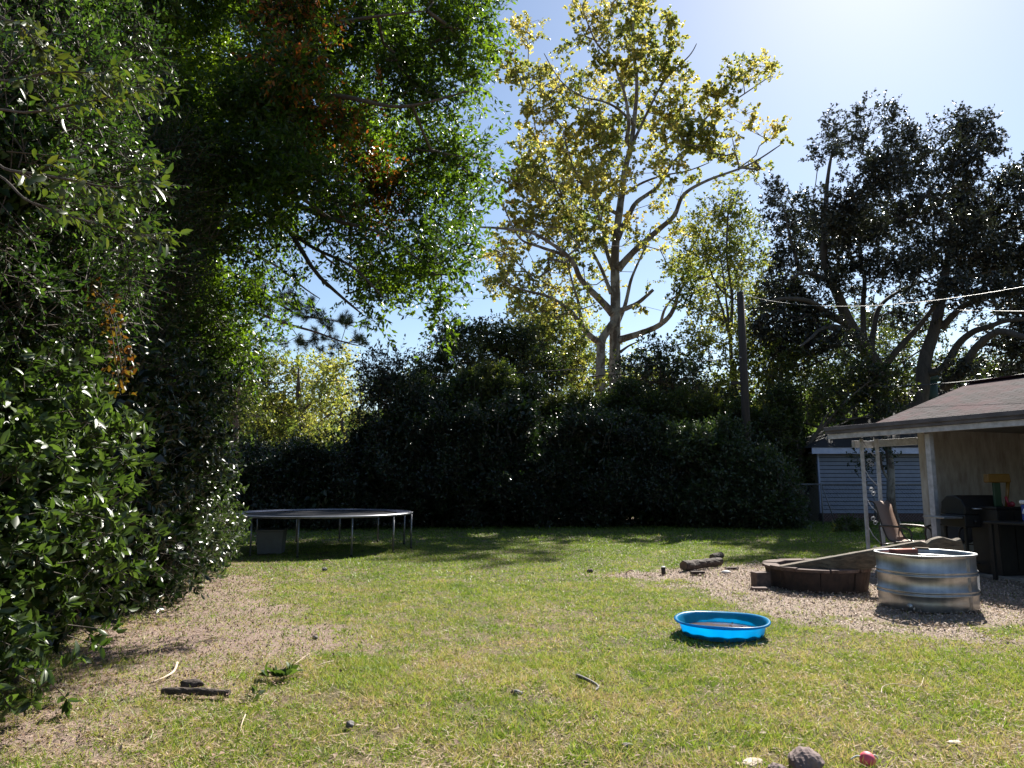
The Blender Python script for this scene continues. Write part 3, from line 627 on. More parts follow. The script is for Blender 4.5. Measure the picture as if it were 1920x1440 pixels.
for hi_, (px, Yh, hw, hd, top, lab) in enumerate(hedge):
    x = hp(px, Yh); Yh += .3; el = [(x, Yh, top*.28, hw*1.05, hd, top*.31)]
    for k in range(5): el.append((x + random.uniform(-.75,.75)*hw, Yh + random.uniform(-.2,.6), top*random.uniform(.5,.80), hw*random.uniform(.30,.60), hd*.6, top*random.uniform(.14,.24)))
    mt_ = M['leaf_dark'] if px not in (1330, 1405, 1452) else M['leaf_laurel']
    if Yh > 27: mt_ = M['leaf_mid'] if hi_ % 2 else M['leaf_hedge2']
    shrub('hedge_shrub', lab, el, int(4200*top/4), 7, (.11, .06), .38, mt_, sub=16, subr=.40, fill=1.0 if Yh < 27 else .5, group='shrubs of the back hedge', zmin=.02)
    ns_ = 70; tpx = rng.uniform(-.95, .95, ns_)*hw; S = np.stack([x+tpx, Yh+rng.uniform(-.6,.8,ns_), top*(.86-.30*np.abs(tpx/hw)**2)*rng.uniform(.72,1,ns_)], 1); D = unit(rng.normal(0,.30,(ns_,3))+np.array([0,0,1.])); TL = rng.uniform(.3,1.05,ns_)
    rt = [o for o in col.objects if o.parent is None and o.type == 'EMPTY'][-1]
    npmesh('shoots', *twig_leaves(S, D, TL, 15, .13, .055, 'simple', .25, .8), mt_, rt); tv = frusta(S-D*.4, S+D*TL[:,None], np.full(ns_,.008), np.full(ns_,.003), 3); npmesh('shoot_stems', *tv, M['bark_gen'], rt)
# sprigs on the tall shrub
shrub('hedge_shrub', 'upright leafy shoots standing above the back hedge against the sky', [(hp(715,24.3), 24.6, 5.0, .95, .6, .75), (hp(745,24.3), 24.8, 4.5, 1.2, .6, .7)], 420, 12, (.16,.06), .7, M['leaf_dark'], sub=22, subr=.3, fill=.0, up=.2, out=.2, group='shrubs of the back hedge')

# ================================================================== LEFT SIDE
def hx(y): return -2.75 - (y - 4.2) * .27       # front line of the left hedge
# near broad-leaved shrub
shrub('broadleaf_shrub', 'nearest broad-leaved shrub with long glossy leaves in whorls at the left edge of the photo',
 [(-3.75, 4.7, .95, .80, .95, 1.0), (-3.55, 4.2, .35, .55, .6, .5), (-3.75, 5.0, 1.75, .70, .85, .75), (-4.0, 4.4, 2.05, .6, .6, .55), (-3.7, 5.6, 1.3, .65, .7, .9)],
 1900, 12, (.092, .036), .15, M['leaf_pitto'], 'full', whorl=.55, sub=40, subr=.42, fill=1.3, up=.15, shell=.72, out=.9, fsz=.11)
shrub('broadleaf_shrub', 'second broad-leaved shrub, in deep shade behind the nearest one',
 [(-4.55, 7.0, .8, .85, 1.1, .9), (-4.5, 7.2, 2.0, .9, 1.2, 1.2), (-4.35, 6.2, .5, .6, .7, .5)],
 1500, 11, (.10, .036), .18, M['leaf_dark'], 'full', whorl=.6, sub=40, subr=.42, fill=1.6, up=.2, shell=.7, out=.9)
shrub('laurel_shrub', 'rounded shrub with small bright glinting leaves at the trampoline end of the left hedge',
 [(-5.3, 10.4, .8, .95, 1.3, .9), (-5.75, 11.9, 1.0, .85, 1.4, .95), (-5.85, 11.4, 1.8, .85, 1.5, .85), (-6.2, 13.0, .7, .7, .8, .75)],
 4200, 10, (.085, .034), .22, M['leaf_laurel'], 'full', whorl=.75, sub=46, subr=.4, fill=1.8, up=.25, shell=.7, out=.9)
shrub('laurel_shrub', 'dark laurel between the second shrub and the bright one, low at the hedge foot',
 [(-4.75, 8.9, .85, .85, 1.0, .9), (-4.9, 9.3, 2.1, .9, 1.2, 1.1)],
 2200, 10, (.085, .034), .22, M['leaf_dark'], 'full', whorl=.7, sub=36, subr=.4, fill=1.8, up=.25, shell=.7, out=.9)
# tall hedge trees forming the wall on the left
shrub('privet_tree', 'tall small-leaved privet rising as a green wall behind the bright shrub',
 [(-6.4, 12.5, 3.3, 1.1, 2.0, 1.8), (-7.0, 14.5, 4.4, 1.2, 2.0, 2.0), (-6.1, 11.0, 4.6, 1.1, 1.8, 1.6), (-7.6, 15.5, 2.5, .9, 1.3, 2.2), (-7.2, 13.5, 6.4, 1.5, 1.8, 1.6)],
 8200, 9, (.075, .032), .30, M['leaf_privet'], sub=50, subr=.34, fill=1.6, up=.35, shell=.6, cat='small tree')
shrub('privet_tree', 'tall small-leaved privet with drooping sprays, left of the privet nearest the trampoline',
 [(-5.3, 8.3, 3.5, 1.1, 1.4, 1.6), (-5.6, 9.0, 5.0, 1.3, 1.5, 1.8), (-5.0, 7.0, 3.6, .9, 1.0, 1.2)],
 9500, 9, (.06, .026), .30, M['leaf_privet'], sub=60, subr=.34, fsz=.14, fill=1.4, up=.35, shell=.6, cat='small tree')
shrub('privet_tree', 'privet with fine glinting leaves overhanging the nearest broad-leaved shrub',
 [(-4.0, 5.6, 3.3, .85, .9, 1.0), (-3.75, 5.0, 4.1, .85, .9, .9), (-4.6, 5.8, 4.4, .9, 1.1, 1.3), (-3.5, 4.8, 2.85, .5, .5, .35), (-3.2, 4.2, 3.5, .55, .5, .6), (-3.9, 5.4, 5.2, .8, .8, .7)],
 10500, 11, (.046, .021), .24, M['leaf_privet'], sub=70, subr=.34, fsz=.09, fill=1.2, up=.35, shell=.6, cat='small tree')
# trailing vine
vr = thing('creeper_vine', 'yellow and red creeper hanging down over the left hedge', 'vine')
mb = MB(); S = []; D = []
for k in range(3):
    Yv = 5.2; pts = [P(60+30*k+random.uniform(-5,5), 470, Yv), P(130+12*k, 510+6*k, Yv-.1), P(195+8*k, 580, Yv-.15), P(215+8*k, 660, Yv-.1), P(225+6*k, 740-20*k, Yv)]
    c = crom(pts, 8); mb.tube(c, .004, 5); S.append(np.array(c)); D.append(np.gradient(np.array(c), axis=0))
mb.build('stem', M['bark_gen'], vr); S = np.concatenate(S); D = np.concatenate(D)
a = twig_leaves(S+rng.normal(0,.03,(len(S),3)), D+rdir(len(S))*.05, .06, 3, .045, .026, 'full', .2, 1.0); npmesh('leaves', *a, leafmat('creeper_leaf', [(.06,.013,.006),(.07,.035,.007),(.06,.052,.009),(.025,.04,.009)], .45, .45, .35), vr)

# --- big dark tree that overhangs from the left
YT = 12.5; q = YT / F
limbs = [([np.array([-7.6,13.5,-.1]), np.array([-7.5,13.5,2.5]), np.array([-7.2,13.3,5.0]), np.array([-6.8,13,7.5]), np.array([-6.6,12.8,10.5]), np.array([-6.2,12.6,13.5])], .26, .05),
 ([np.array([-7.2,13.3,4.6]), P(430,330,12.8), P(520,370,12.5), P(620,410,10.5), P(720,440,10.3), P(800,500,10.1)], .08, .010),
 ([np.array([-7.1,13.2,5.0]), P(380,300,12.5), P(500,400,12), P(580,460,11.8), P(660,500,10.0), P(720,560,9.9)], .07, .010),
 ([np.array([-6.9,13.0,6.6]), P(480,200,12.5), P(620,180,10.5), P(750,200,10.3), P(880,170,10.0)], .08, .010),
 ([np.array([-6.8,13.0,7.6]), P(500,80,12.5), P(650,40,10.7), P(800,20,10.5)], .08, .010),
 ([np.array([-7.2,13.3,4.9]), P(480,400,12.3), P(600,520,10.7), P(680,590,10.5)], .08, .01)]
cl = []
edge = [(0,905),(60,900),(120,890),(180,850),(240,840),(300,880),(360,895),(420,880),(480,860),(530,845)]
for py, xe in edge:
    k = 0; x = xe - 35
    while x > 300:
        if not (py > 430 and x < 640): cl.append((x + random.uniform(-14,14), py + random.uniform(-14,14), 48, 40, (1.5 if x < 760 else 1.15) if py < 380 else .8, random.uniform(11.0, 14.2) if x > 620 else random.uniform(9.6, 13.0)))
        x -= 62
cl += [(430,560,36,40,.9,13),(480,520,34,36,.8,13),(500,600,30,30,.6,13.2),(440,630,36,40,.9,13.4),(530,545,26,26,.5,12.8),(480,680,30,26,.6,13.6),(380,620,40,50,1,13),(230,10,60,60,1.2,10.5),(200,-60,70,50,1.2,10),(270,120,50,60,1.2,10.8),(900,60,32,40,1,12.5),(905,20,24,24,1,12.3),(920,100,16,22,1,12),(870,140,30,30,.9,12.2),(905,290,20,26,1,12.2),(912,340,14,22,1,12),(880,400,30,30,1,12),(870,470,26,26,.9,11.8),(840,560,28,22,.8,11.8),(825,600,16,10,.5,11.8),
 (720,540,26,20,.3,11.8),(770,530,30,26,.6,11.8),(690,520,30,22,.3,12),(640,490,36,26,.4,12),(590,470,34,24,.4,12),(540,450,36,30,.5,12.2),(500,500,34,30,.5,12.5),(470,560,34,34,.6,12.8),(700,590,12,12,.2,11.6),(560,520,20,14,.2,12),
 (450,640,26,26,.5,13),(420,430,50,50,1.2,12),(350,400,60,60,1.2,11.5),(300,300,60,70,1.2,11),(400,300,60,60,1.3,12.5),(330,180,70,60,1.3,11.5),(300,60,70,60,1.2,11),(700,-50,80,40,1.1,12),(560,-60,80,50,1.1,11.5),(830,-40,60,40,1.1,12.2),(420,-70,80,50,1.1,11),
 (390,520,50,60,1.1,12.8),(330,520,60,70,1,12.2),(900,180,14,14,.3,12.4)]
tree('overhanging_tree', 'large dark evergreen tree filling the upper left, its glossy crown overhanging the yard', YT, limbs, [c[:5] + (c[5] - (1.4 if c[0] > 600 and c[1] > 450 else .2),) if len(c) > 5 else c for c in cl], 1.6, 2.3, M['leaf_tree'], M['bark_gen'],
     leaf=(.10,.043), tw=(6,.42,11), step=.35, tipr=.0036, mat2=M['leaf_red'], frac2=.26, up=.45, jit=.1, droop=.15)
# --- nearest branches at upper left, large lobed leaves
nb = thing('oak_branch_tree', 'close yellow green oak boughs reaching in from the left edge at the top', 'tree')
base = np.array([-3.6, 2.6, -.05]); mb = MB()
mb.tube(crom([base, base+np.array([.05,0,1.2]), base+np.array([0,.1,2.2]), base+np.array([-.1,.2,3.4])]), np.linspace(.09,.04,19).tolist(), 10)
lim = [[(-3.6,2.7,2.1), P(-120,300,3.0), P(20,320,2.95), P(120,335,2.9), P(200,350,2.85), P(265,345,2.85)],
       [(-3.6,2.7,2.2), P(-100,180,3.2), P(20,150,3.2), P(120,135,3.1), P(210,140,3.1)],
       [(-3.6,2.7,2.2), P(-100,230,3.4), P(60,210,3.4), P(170,190,3.4), P(285,165,3.4)],
       [(-3.6,2.7,2.0), P(-90,330,3.4), P(60,380,3.4), P(180,420,3.4), P(290,445,3.5)],
       [(-3.6,2.7,2.3), P(-100,60,3.2), P(20,40,3.2), P(60,70,3.1), P(75,90,3.1)]]
S = []; D = []
for l in lim:
    c = crom(l, 8); mb.tube(c, np.linspace(.009,.0025,len(c)).tolist(), 6); c = np.array(c)[16:]; S.append(c); D.append(np.gradient(c, axis=0))
mb.build('trunk', M['bark_gen'], nb, True); S = np.concatenate(S); D = unit(np.concatenate(D)); S2 = np.repeat(S, 2, 0); D2 = unit(np.repeat(D, 2, 0) + rdir(len(S2))*.7)
tv = frusta(S2, S2 + D2*.13, np.full(len(S2), .002), np.full(len(S2), .001), 3); npmesh('twigs', *tv, M['bark_gen'], nb)
a = twig_leaves(S2, D2, .15, 3, .068, .024, 'full', .4, .8, 0, .45); npmesh('crown', *a, M['leaf_near'], nb)

# ================================================================== HOUSE WITH PATIO ROOF (right)
M['fascia'] = plain('weathered_fascia', (.14,.135,.145), (.06,.056,.062), .8, 0, 7, .5, sc=(1,.3,1))
M['whitepaint'] = plain('chipped_white_paint', (.52,.54,.58), (.31,.32,.34), .6, 0, 9, .25)
M['stucco'] = plain('stained_tan_stucco', (.48,.47,.45), (.27,.24,.21), .9, 0, 5, .4, sc=(1.5,1.5,.45), detail=10)
M['soffit'] = plain('soffit_board', (.22,.21,.19), (.16,.15,.13), .8)
M['concrete'] = plain('patio_concrete', (.26,.24,.22), (.17,.155,.14), .9, 0, 4, .3, detail=8)
t = NT('old_shingles'); g = t.pos(); sp_ = t.n('ShaderNodeSeparateXYZ'); t.l(g, sp_.inputs[0])
br = t.n('ShaderNodeTexBrick', i_Scale=1.0); br.inputs['Brick Width'].default_value = .30; br.inputs['Row Height'].default_value = .13
br.inputs['Mortar Size'].default_value = .014; br.inputs['Color1'].default_value = (.065,.058,.064,1); br.inputs['Color2'].default_value = (.035,.026,.03,1); br.inputs['Mortar'].default_value = (.006,.005,.005,1)
cx = t.n('ShaderNodeCombineXYZ'); t.l(sp_.outputs[1], cx.inputs[0]); t.l(sp_.outputs[0], cx.inputs[1]); t.l(cx.outputs[0], br.inputs['Vector'])
nz = t.noise(1.6, 6, .7, g); cc = t.mix(t.ramp(nz, [(.42, (0,0,0)), (.6, (1,1,1))]), br.outputs[0], t.mix(.55, br.outputs[0], (.085,.035,.042)))
sp2 = t.ramp(t.noise(60, 2, .5, g), [(.66, (0,0,0)), (.72, (1,1,1))]); cc = t.mix(t.math('MULTIPLY', sp2, .5), cc, (.2,.19,.18))
t.surf(cc, .95, spec=.06, bump=br.outputs[1], bs=.6, bd=.02); M['shingle'] = t.m

HA = math.atan2(.364, .931); HO = Vector((6.45, 14.4, 0))
def HW(x, y, z=0): return HO + Matrix.Rotation(HA, 3, 'Z') @ Vector((x, y, z))
house = thing('house', 'low house with stained tan wall, worn purple grey shingles and deep shaded patio', 'house', HO, HA)
RX, RZ, EZ = 2.6, 3.47, 2.6
def slab4(name, pts, th, mat, parent):
    mb = MB(); a = [Vector(p) for p in pts]; b = [p - Vector((0,0,th)) for p in a]
    mb.add(a + b, [(0,1,2,3), (7,6,5,4), (0,4,5,1), (1,5,6,2), (2,6,7,3), (3,7,4,0)]); return mb.build(name, mat, parent)
rf = slab4('roof', [(-.1,-1.15,EZ-.03),(-.1,-13,EZ-.03),(RX,-13,RZ),(RX,-1.15,RZ)], .05, M['shingle'], house)
slab4('roof', [(RX+.003,-1.15,RZ),(RX+.003,-13,RZ),(5.3,-13,EZ-.03),(5.3,-1.15,EZ-.03)], .05, M['shingle'], house)
mb = MB(); mb.box(RX-.12, RX+.12, -13, -1.13, RZ+.002, RZ+.03); mb.build('ridge_cap', M['shingle'], house)
mb = MB(); mb.box(-.145, -.105, -13, 0.0, 2.44, 2.555); mb.box(-.175, -.147, -13, -.0, 2.50, 2.575); mb.build('fascia_board', M['fascia'], house, bevel=.004)
mb = MB(); mb.box(-.10, -.02, -13, -.02, 2.34, 2.436); mb.build('eave_beam', M['whitepaint'], house, bevel=.004)
mb = MB(); mb.box(-.1, 5.2, -13, -1.303, 2.47, 2.50); mb.box(-.1, 1.1, -1.30, .0, 2.50, 2.54); mb.build('soffit', M['soffit'], house)
mb = MB(); mb.box(-.15, 1.15, -1.14, .02, 2.56, 2.585); mb.build('porch_roof', M['shingle'], house)
mb = MB(); mb.box(1.0, 1.08, -1.15, -.05, 2.20, 2.34); mb.box(.5, 1.0, -.13, -.05, 2.18, 2.32); mb.build('porch_beam', M['whitepaint'], house, bevel=.004)
mb = MB(); mb.box(1.0, 5.2, -1.30, -1.16, 0, 2.50)
mb.add([(1.0,-1.30,2.503),(5.2,-1.30,2.503),(RX,-1.30,RZ-.08),(1.0,-1.17,2.503),(5.2,-1.17,2.503),(RX,-1.17,RZ-.08)], [(0,1,2),(5,4,3),(0,3,4,1),(1,4,5,2),(2,5,3,0)]); mb.build('wall', M['stucco'], house)
mb = MB(); mb.box(3.7, 3.84, -13, -1.305, 0, 2.46); mb.build('wall', M['stucco'], house)
mb = MB(); mb.box(3.66, 3.70, -4.6, -3.6, .1, 2.1); d_ = mb.build('door', plain('brown_door', (.12,.08,.05), (.09,.06,.04), .5), house)
mb = MB(); mb.blob((3.63,-3.7,1.0), .03, 1, .0); mb.build('handle', M['steel'], d_)
# posts
def hpost(x, y, w=.09):
    mb = MB(); mb.box(x-w/2, x+w/2, y-w/2, y+w/2, .04, 2.335); mb.box(x-.07, x+.07, y-.07, y+.07, .0, .04); return mb.build('porch_post', M['whitepaint'], house, bevel=.006)
hpost(.2, -2.03, .10); hpost(.2, -5.6, .10)
# lattice iron post: two flats with scrolls between, facing the yard
mb = MB(); cx_, cy_ = .42, -.55
ux = Vector((math.cos(-HA), math.sin(-HA), 0)); uy = Vector((-ux.y, ux.x, 0))
for s_ in (-.15, .15):
    b_ = Matrix.Translation(Vector((cx_, cy_, 0)) + ux*s_) @ Matrix.Rotation(-HA, 4, 'Z'); mb.box(-.030, .030, -.025, .025, 0, 2.33, b_)
mb.build('iron_post', M['whitepaint'], house, bevel=.004)
mb = MB(); o_ = Vector((cx_, cy_, 0))
for k in range(4):
    z0 = .12 + k*.56
    mb.tube([o_ + ux*-.12 + Vector((0,0,z0+.50)), o_ + ux*-.04 + Vector((0,0,z0+.34)), o_ + ux*.12 + Vector((0,0,z0+.16))], .008, 6)
    for dz, sg in ((.02, 1), (.10, -1)):
        cc_ = o_ + ux*.02*sg + Vector((0,0,z0+dz)); mb.tube([cc_ + ux*(.045*math.cos(a)*(1-a/16)) + Vector((0,0,.045*math.sin(a)*(1-a/16))) for a in np.linspace(0, 9, 20)], .006, 5)
mb.build('scrollwork', M['whitepaint'], house, True)
mb = MB(); mb.box(-.1, 5.1, -13, -.02, -.05, .045); st = mb.build('patio', M['concrete']); st.location = HO; st.rotation_euler = (0,0,HA); meta(st, kind='structure')

# ---- sling chairs
M['sling'] = plain('brown_sling_mesh', (.30,.21,.17), (.24,.17,.14), .8, 0, 120, .2)
M['bronze'] = plain('dark_bronze_tube', (.05,.04,.035), (.08,.07,.06), .35, .6)
def sling_chair(loc, rz, label, mat):
    r = thing('sling_chair', label, 'chair', loc, rz, 'patio sling chairs')   # faces local +X
    prof = [(-.42,1.10),(-.34,1.08),(-.29,1.0),(-.25,.85),(-.19,.65),(-.12,.47),(-.03,.40),(.15,.40),(.32,.43),(.42,.40),(.45,.34)]
    c = crom([(a,0,b) for a, b in prof], 4); n = len(c)
    def strip(i0, i1, th=.008):
        V = []
        for i in range(i0, i1+1):
            V += [(c[i][0], -.24, c[i][2]), (c[i][0], .24, c[i][2]), (c[i][0]+th, -.24, c[i][2]-th), (c[i][0]+th, .24, c[i][2]-th)]
        Fs = []
        for i in range(i1-i0):
            a = i*4; Fs += [(a,a+1,a+5,a+4), (a+2,a+6,a+7,a+3), (a,a+4,a+6,a+2), (a+1,a+3,a+7,a+5)]
        e = (i1-i0)*4; Fs += [(0,2,3,1), (e,e+1,e+3,e+2)]
        return MB().add(V, Fs)
    strip(0, 22).build('backrest', mat, r, True); strip(22, n-1).build('seat', mat, r, True)
    for s in (-1, 1):
        mb = MB(); mb.tube([(p[0], s*.255, p[2]) for p in c], .014, 8); mb.build('side_rail', M['bronze'], r, True)
        mb = MB(); mb.tube(crom([(-.24,s*.275,.66),(-.1,s*.30,.67),(.2,s*.31,.66),(.33,s*.31,.62),(.36,s*.31,.52)], 5), .018, 8); mb.build('armrest', M['bronze'], r, True)
        for pts in ([(.36,s*.31,.52),(.34,s*.30,.25),(.40,s*.29,.01)], [(-.24,s*.275,.66),(-.22,s*.29,.3),(-.34,s*.29,.01)]):
            mb = MB(); mb.tube(crom(pts, 5), .014, 8); mb.build('leg', M['bronze'], r, True)
    mb = MB(); mb.tube([(.35,-.30,.30),(.35,.30,.30)], .010, 6); mb.tube([(-.24,-.29,.34),(-.24,.29,.34)], .010, 6); mb.build('stretcher', M['bronze'], r, True)
    return r
p_ = P(1693, 1000, 12.9); sling_chair((p_[0]-.02, 12.9, .045), R(-60), 'high-backed brown sling chair by the white patio post, sunlit on its back', M['sling'])
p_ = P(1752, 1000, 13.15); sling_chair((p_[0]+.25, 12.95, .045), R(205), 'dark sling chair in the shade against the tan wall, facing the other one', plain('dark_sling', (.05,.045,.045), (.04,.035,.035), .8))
# ---- gas grill, cabinet, table, toy, cooler
def at(px, Y): return P(px, 950, Y)[0]
gr = thing('gas_grill', 'black gas grill with domed lid and side shelf behind the white patio post', 'grill', (at(1822, 11.9), 11.9, .045), R(8))
mb = MB(); V = []; prof = [(-.26,.92),(-.27,1.05),(-.20,1.17),(-.05,1.23),(.12,1.22),(.24,1.12),(.27,.92)]
for x in (-.36, .36): V += [(x, a, b) for a, b in prof]
n = len(prof); mb.add(V, [(i, i+1, n+i+1, n+i) for i in range(n-1)] + [tuple(reversed(range(n))), tuple(n+i for i in range(n)), (0, n, 2*n-1, n-1)]); lid = mb.build('lid', M['blackmetal'], gr, bevel=.015)
mb = MB(); mb.tube([(-.25,-.30,1.02),(-.25,-.33,1.02),(.25,-.33,1.02),(.25,-.30,1.02)], .012, 8); mb.build('handle', M['steel'], lid, True)
mb = MB(); mb.box(-.37,.37,-.27,.27,.72,.915); mb.build('firebox', M['blackmetal'], gr, bevel=.01)
for s in (-1, 1):
    mb = MB(); mb.box(s*.38 if s > 0 else -.72, .72 if s > 0 else -.38, -.24,.24,.86,.89); mb.build('side_shelf', M['steel'], gr, bevel=.008)
    for yy_ in (-.22, .22):
        mb = MB(); mb.box(s*.33-.02, s*.33+.02, yy_-.02, yy_+.02, .0, .718); mb.build('leg', M['blackmetal'], gr)
mb = MB(); mb.box(-.30,.30,-.2,.2,.14,.16); mb.build('bottom_shelf', M['blackmetal'], gr)
for k in range(3):
    mb = MB(); mb.tube([(-.2+.2*k,-.272,.81),(-.2+.2*k,-.31,.81)], .025, 10); mb.build('knob', M['blackmetal'], gr, True)
pt = thing('patio_table', 'dark patio table carrying the blue cooler in the deep shade', 'table', (7.85, 10.75, .045), R(20))
mb = MB(); mb.box(-.62,.62,-.42,.42,.82,.86); mb.build('tabletop', M['blackmetal'], pt, bevel=.01)
for a in (-.55,.55):
    for b in (-.35,.35): mb = MB(); mb.box(a-.025,a+.025,b-.025,b+.025,0,.818); mb.build('leg', M['blackmetal'], pt)
cb = thing('storage_cabinet', 'black storage cabinet under the yellow toy, right of the grill', 'cabinet', (at(1872, 11.6), 11.6, .045), R(12))
mb = MB(); mb.box(-.30,.30,-.25,.25,0,1.02); mb.build('body', M['blackmetal'], cb, bevel=.01)
mb = MB(); mb.box(-.32,.32,-.27,.27,1.022,1.055); mb.build('top', M['blackmetal'], cb, bevel=.008)
for s in (-1,1): mb = MB(); mb.box(min(s*.01,s*.28), max(s*.01,s*.28), -.265,-.252,.06,.98); mb.build('door', M['blackmetal'], cb)
ty = thing('toy_stand', 'yellow plastic toy with flat top board, green panel and red leg on the black cabinet', 'toy', (at(1868, 11.6), 11.5, 1.1), R(5))
yel = plain('yellow_plastic', (.16,.08,.006), (.12,.06,.006), .45); 
mb = MB(); mb.add([(-.22,-.05,.38),(.19,-.05,.38),(.17,-.05,.52),(-.21,-.05,.52),(-.22,.05,.38),(.19,.05,.38),(.17,.05,.52),(-.21,.05,.52)], [(0,1,2,3),(7,6,5,4),(0,4,5,1),(1,5,6,2),(2,6,7,3),(3,7,4,0)]); mb.build('top_board', yel, ty, bevel=.015)
mb = MB(); mb.tube([(.17,0,.40),(.10,0,.0)], [.03,.022], 10); mb.build('leg', yel, ty, True)
mb = MB(); mb.box(-.10,.02,-.02,.02,.0,.38); mb.build('green_panel', plain('green_plastic', (.01,.04,.014), (.008,.03,.012), .5), ty, bevel=.01)
mb = MB(); mb.tube([(.07,-.04,.16),(.10,-.06,.0)], .02, 8); mb.blob((.15,-.06,.04), .045, 3, .1); mb.build('red_piece', plain('red_plastic', (.3,.02,.03), (.2,.015,.03), .5), ty, True)
co = thing('cooler', 'blue cooler with white lid at the right edge on the dark table', 'cooler', (7.95, 10.75, .908), R(15))
blu = plain('blue_plastic', (.02,.06,.30), (.02,.05,.25), .4); wht = plain('white_plastic', (.75,.75,.73), (.7,.7,.68), .4)
mb = MB(); mb.box(-.26,.26,-.17,.17,0,.25); mb.build('body', blu, co, bevel=.02)
mb = MB(); mb.box(-.275,.275,-.185,.185,.253,.31); mb.build('lid', wht, co, bevel=.02)
mb = MB(); mb.tube([(-.28,-.1,.18),(-.31,-.1,.12),(-.31,.1,.12),(-.28,.1,.18)], .012, 8); mb.build('handle', wht, co, True)

# ================================================================== BLUE SHED + neighbours
t = NT('blue_clapboard'); g = t.pos(); s3 = t.n('ShaderNodeSeparateXYZ'); t.l(g, s3.inputs[0])
nz = t.noise(3, 6, .7, g); c = t.ramp(nz, [(.35, (.15,.175,.235)), (.7, (.20,.23,.29))])
t.surf(c, .6, bump=nz, bs=.2); M['blue'] = t.m
M['brick'] = plain('dark_foundation', (.10,.055,.05), (.06,.035,.03), .9, 0, 14, .5)
M['darkroof'] = plain('dark_shed_roof', (.022,.02,.02), (.012,.011,.012), .9, 0, 5, .4)
M['greyroof'] = plain('grey_roof', (.20,.20,.22), (.13,.13,.14), .9, 0, 5, .4)
M['tanwall'] = plain('tan_wall', (.25,.22,.14), (.2,.17,.10), .85, 0, 3, .3)
M['whitewall'] = plain('white_wall', (.6,.62,.66), (.5,.52,.55), .7)
Ysh = 27.0; x0, x1 = P(1537, 900, Ysh)[0], P(1800, 900, Ysh)[0] + 1.5
shed = thing('garden_shed', 'blue clapboard shed with dark hip roof and brick base behind the fence', 'shed', (x0, Ysh, 0))
W_ = x1 - x0; ez = P(1535, 850, Ysh)[2]; nb_ = 15; z = .32; dz = (ez - .32) / nb_
mb = MB()
for k in range(nb_):       # lapped boards, each a wedge
    a, b = z + k*dz, z + (k+1)*dz
    b -= .020; mb.add([(0,-.05,a),(W_,-.05,a),(W_,-.012,b),(0,-.012,b),(0,.0,a),(W_,.0,a),(W_,.0,b),(0,.0,b)], [(0,1,2,3),(7,6,5,4),(0,4,5,1),(1,5,6,2),(2,6,7,3),(3,7,4,0)])
mb.build('siding', M['blue'], shed)
mb = MB(); mb.box(-.06, -.002, -.06, .03, .32, ez); mb.build('corner_trim', plain('blue_trim', (.30,.36,.52), (.25,.3,.45), .6), shed)
mb = MB(); mb.box(.0, W_, -.02, .3, -.05, .318); mb.build('foundation', M['brick'], shed)
mb = MB(); mb.box(0, W_, .002, .0495, .32, ez); mb.build('lap_shadow_sheet', M['darkroof'], shed)  # dark sheet seen through the board gaps stands in for lap shadow lines
mb = MB(); mb.box(0, W_, .052, 3.2, .0, ez); mb.build('wall', M['tanwall'], shed)
mb = MB(); mb.box(-.40, W_+.3, -.42, -.37, ez-.03, ez+.20); mb.build('fascia_board', plain('pale_fascia', (.42,.47,.62), (.34,.38,.5), .6), shed)
mb = MB(); mb.box(-.38, W_+.3, -.368, .0, ez+.0, ez+.03); mb.build('soffit', M['soffit'], shed)
rz = ez + 1.5; mb = MB(); a = -.45; V = [(a,a,ez+.2),(W_+.4,a,ez+.2),(W_+.4,3.6,ez+.2),(a,3.6,ez+.2),(2.2,1.6,rz),(W_+.4,1.6,rz)]
mb.add(V, [(0,1,5,4),(2,3,4,5),(3,0,4),(1,2,5),(3,2,1,0)]); mb.build('roof', M['darkroof'], shed)
# beige wall to its left
bx = P(1506, 900, 29.5)[0]
bh = thing('outbuilding', 'beige outbuilding wall showing between the last hedge shrub and the blue shed', 'building', (bx, 29.5, 0))
mb = MB(); mb.box(-1.6, 2.2, 0, 4, 0, 2.7); mb.build('wall', M['tanwall'], bh); mb = MB(); mb.box(-1.8,2.4,-.3,4.3,2.702,2.85); mb.build('roof', M['greyroof'], bh)
nh = thing('neighbor_house', 'neighbouring house with grey shingle roof half hidden behind the right end of the hedge', 'house', (P(1450, 900, 33)[0], 33, 0))
mb = MB(); mb.box(-3.0, 2.6, 0, 6, 0, 2.6); mb.build('wall', M['tanwall'], nh)
mb = MB(); V = [(-3.4,-.4,2.6),(3.0,-.4,2.6),(3.0,6.4,2.6),(-3.4,6.4,2.6),(-.9,3,4.4),(.9,3,4.4)]; mb.add(V, [(0,1,5,4),(2,3,4,5),(3,0,4),(1,2,5),(3,2,1,0)]); mb.build('roof', M['greyroof'], nh)
n2 = thing('neighbor_house', 'long white building glimpsed through the hedge behind the trampoline', 'house', (P(640, 900, 48)[0], 48, 0))
mb = MB(); mb.box(-8, 8.5, 0, 6, 0, 3.1); mb.build('wall', M['whitewall'], n2)
mb = MB(); mb.box(-8.4, 8.9, -.4, 6.4, 3.102, 3.35); mb.build('roof', M['greyroof'], n2)
for k in range(4): mb = MB(); mb.box(-6+3.6*k, -5+3.6*k, -.04, -.005, 1.1, 2.4); mb.build('window', plain('dark_glass', (.03,.04,.05), (.02,.03,.04), .1), n2)
n3 = thing('neighbor_house', 'dark roofed house rising behind the patio roof at the right', 'house', (P(1890, 900, 34)[0], 34, 0))
mb = MB(); mb.box(-4.4, 8, 0, 7, 0, 4.2); mb.build('wall', M['tanwall'], n3)
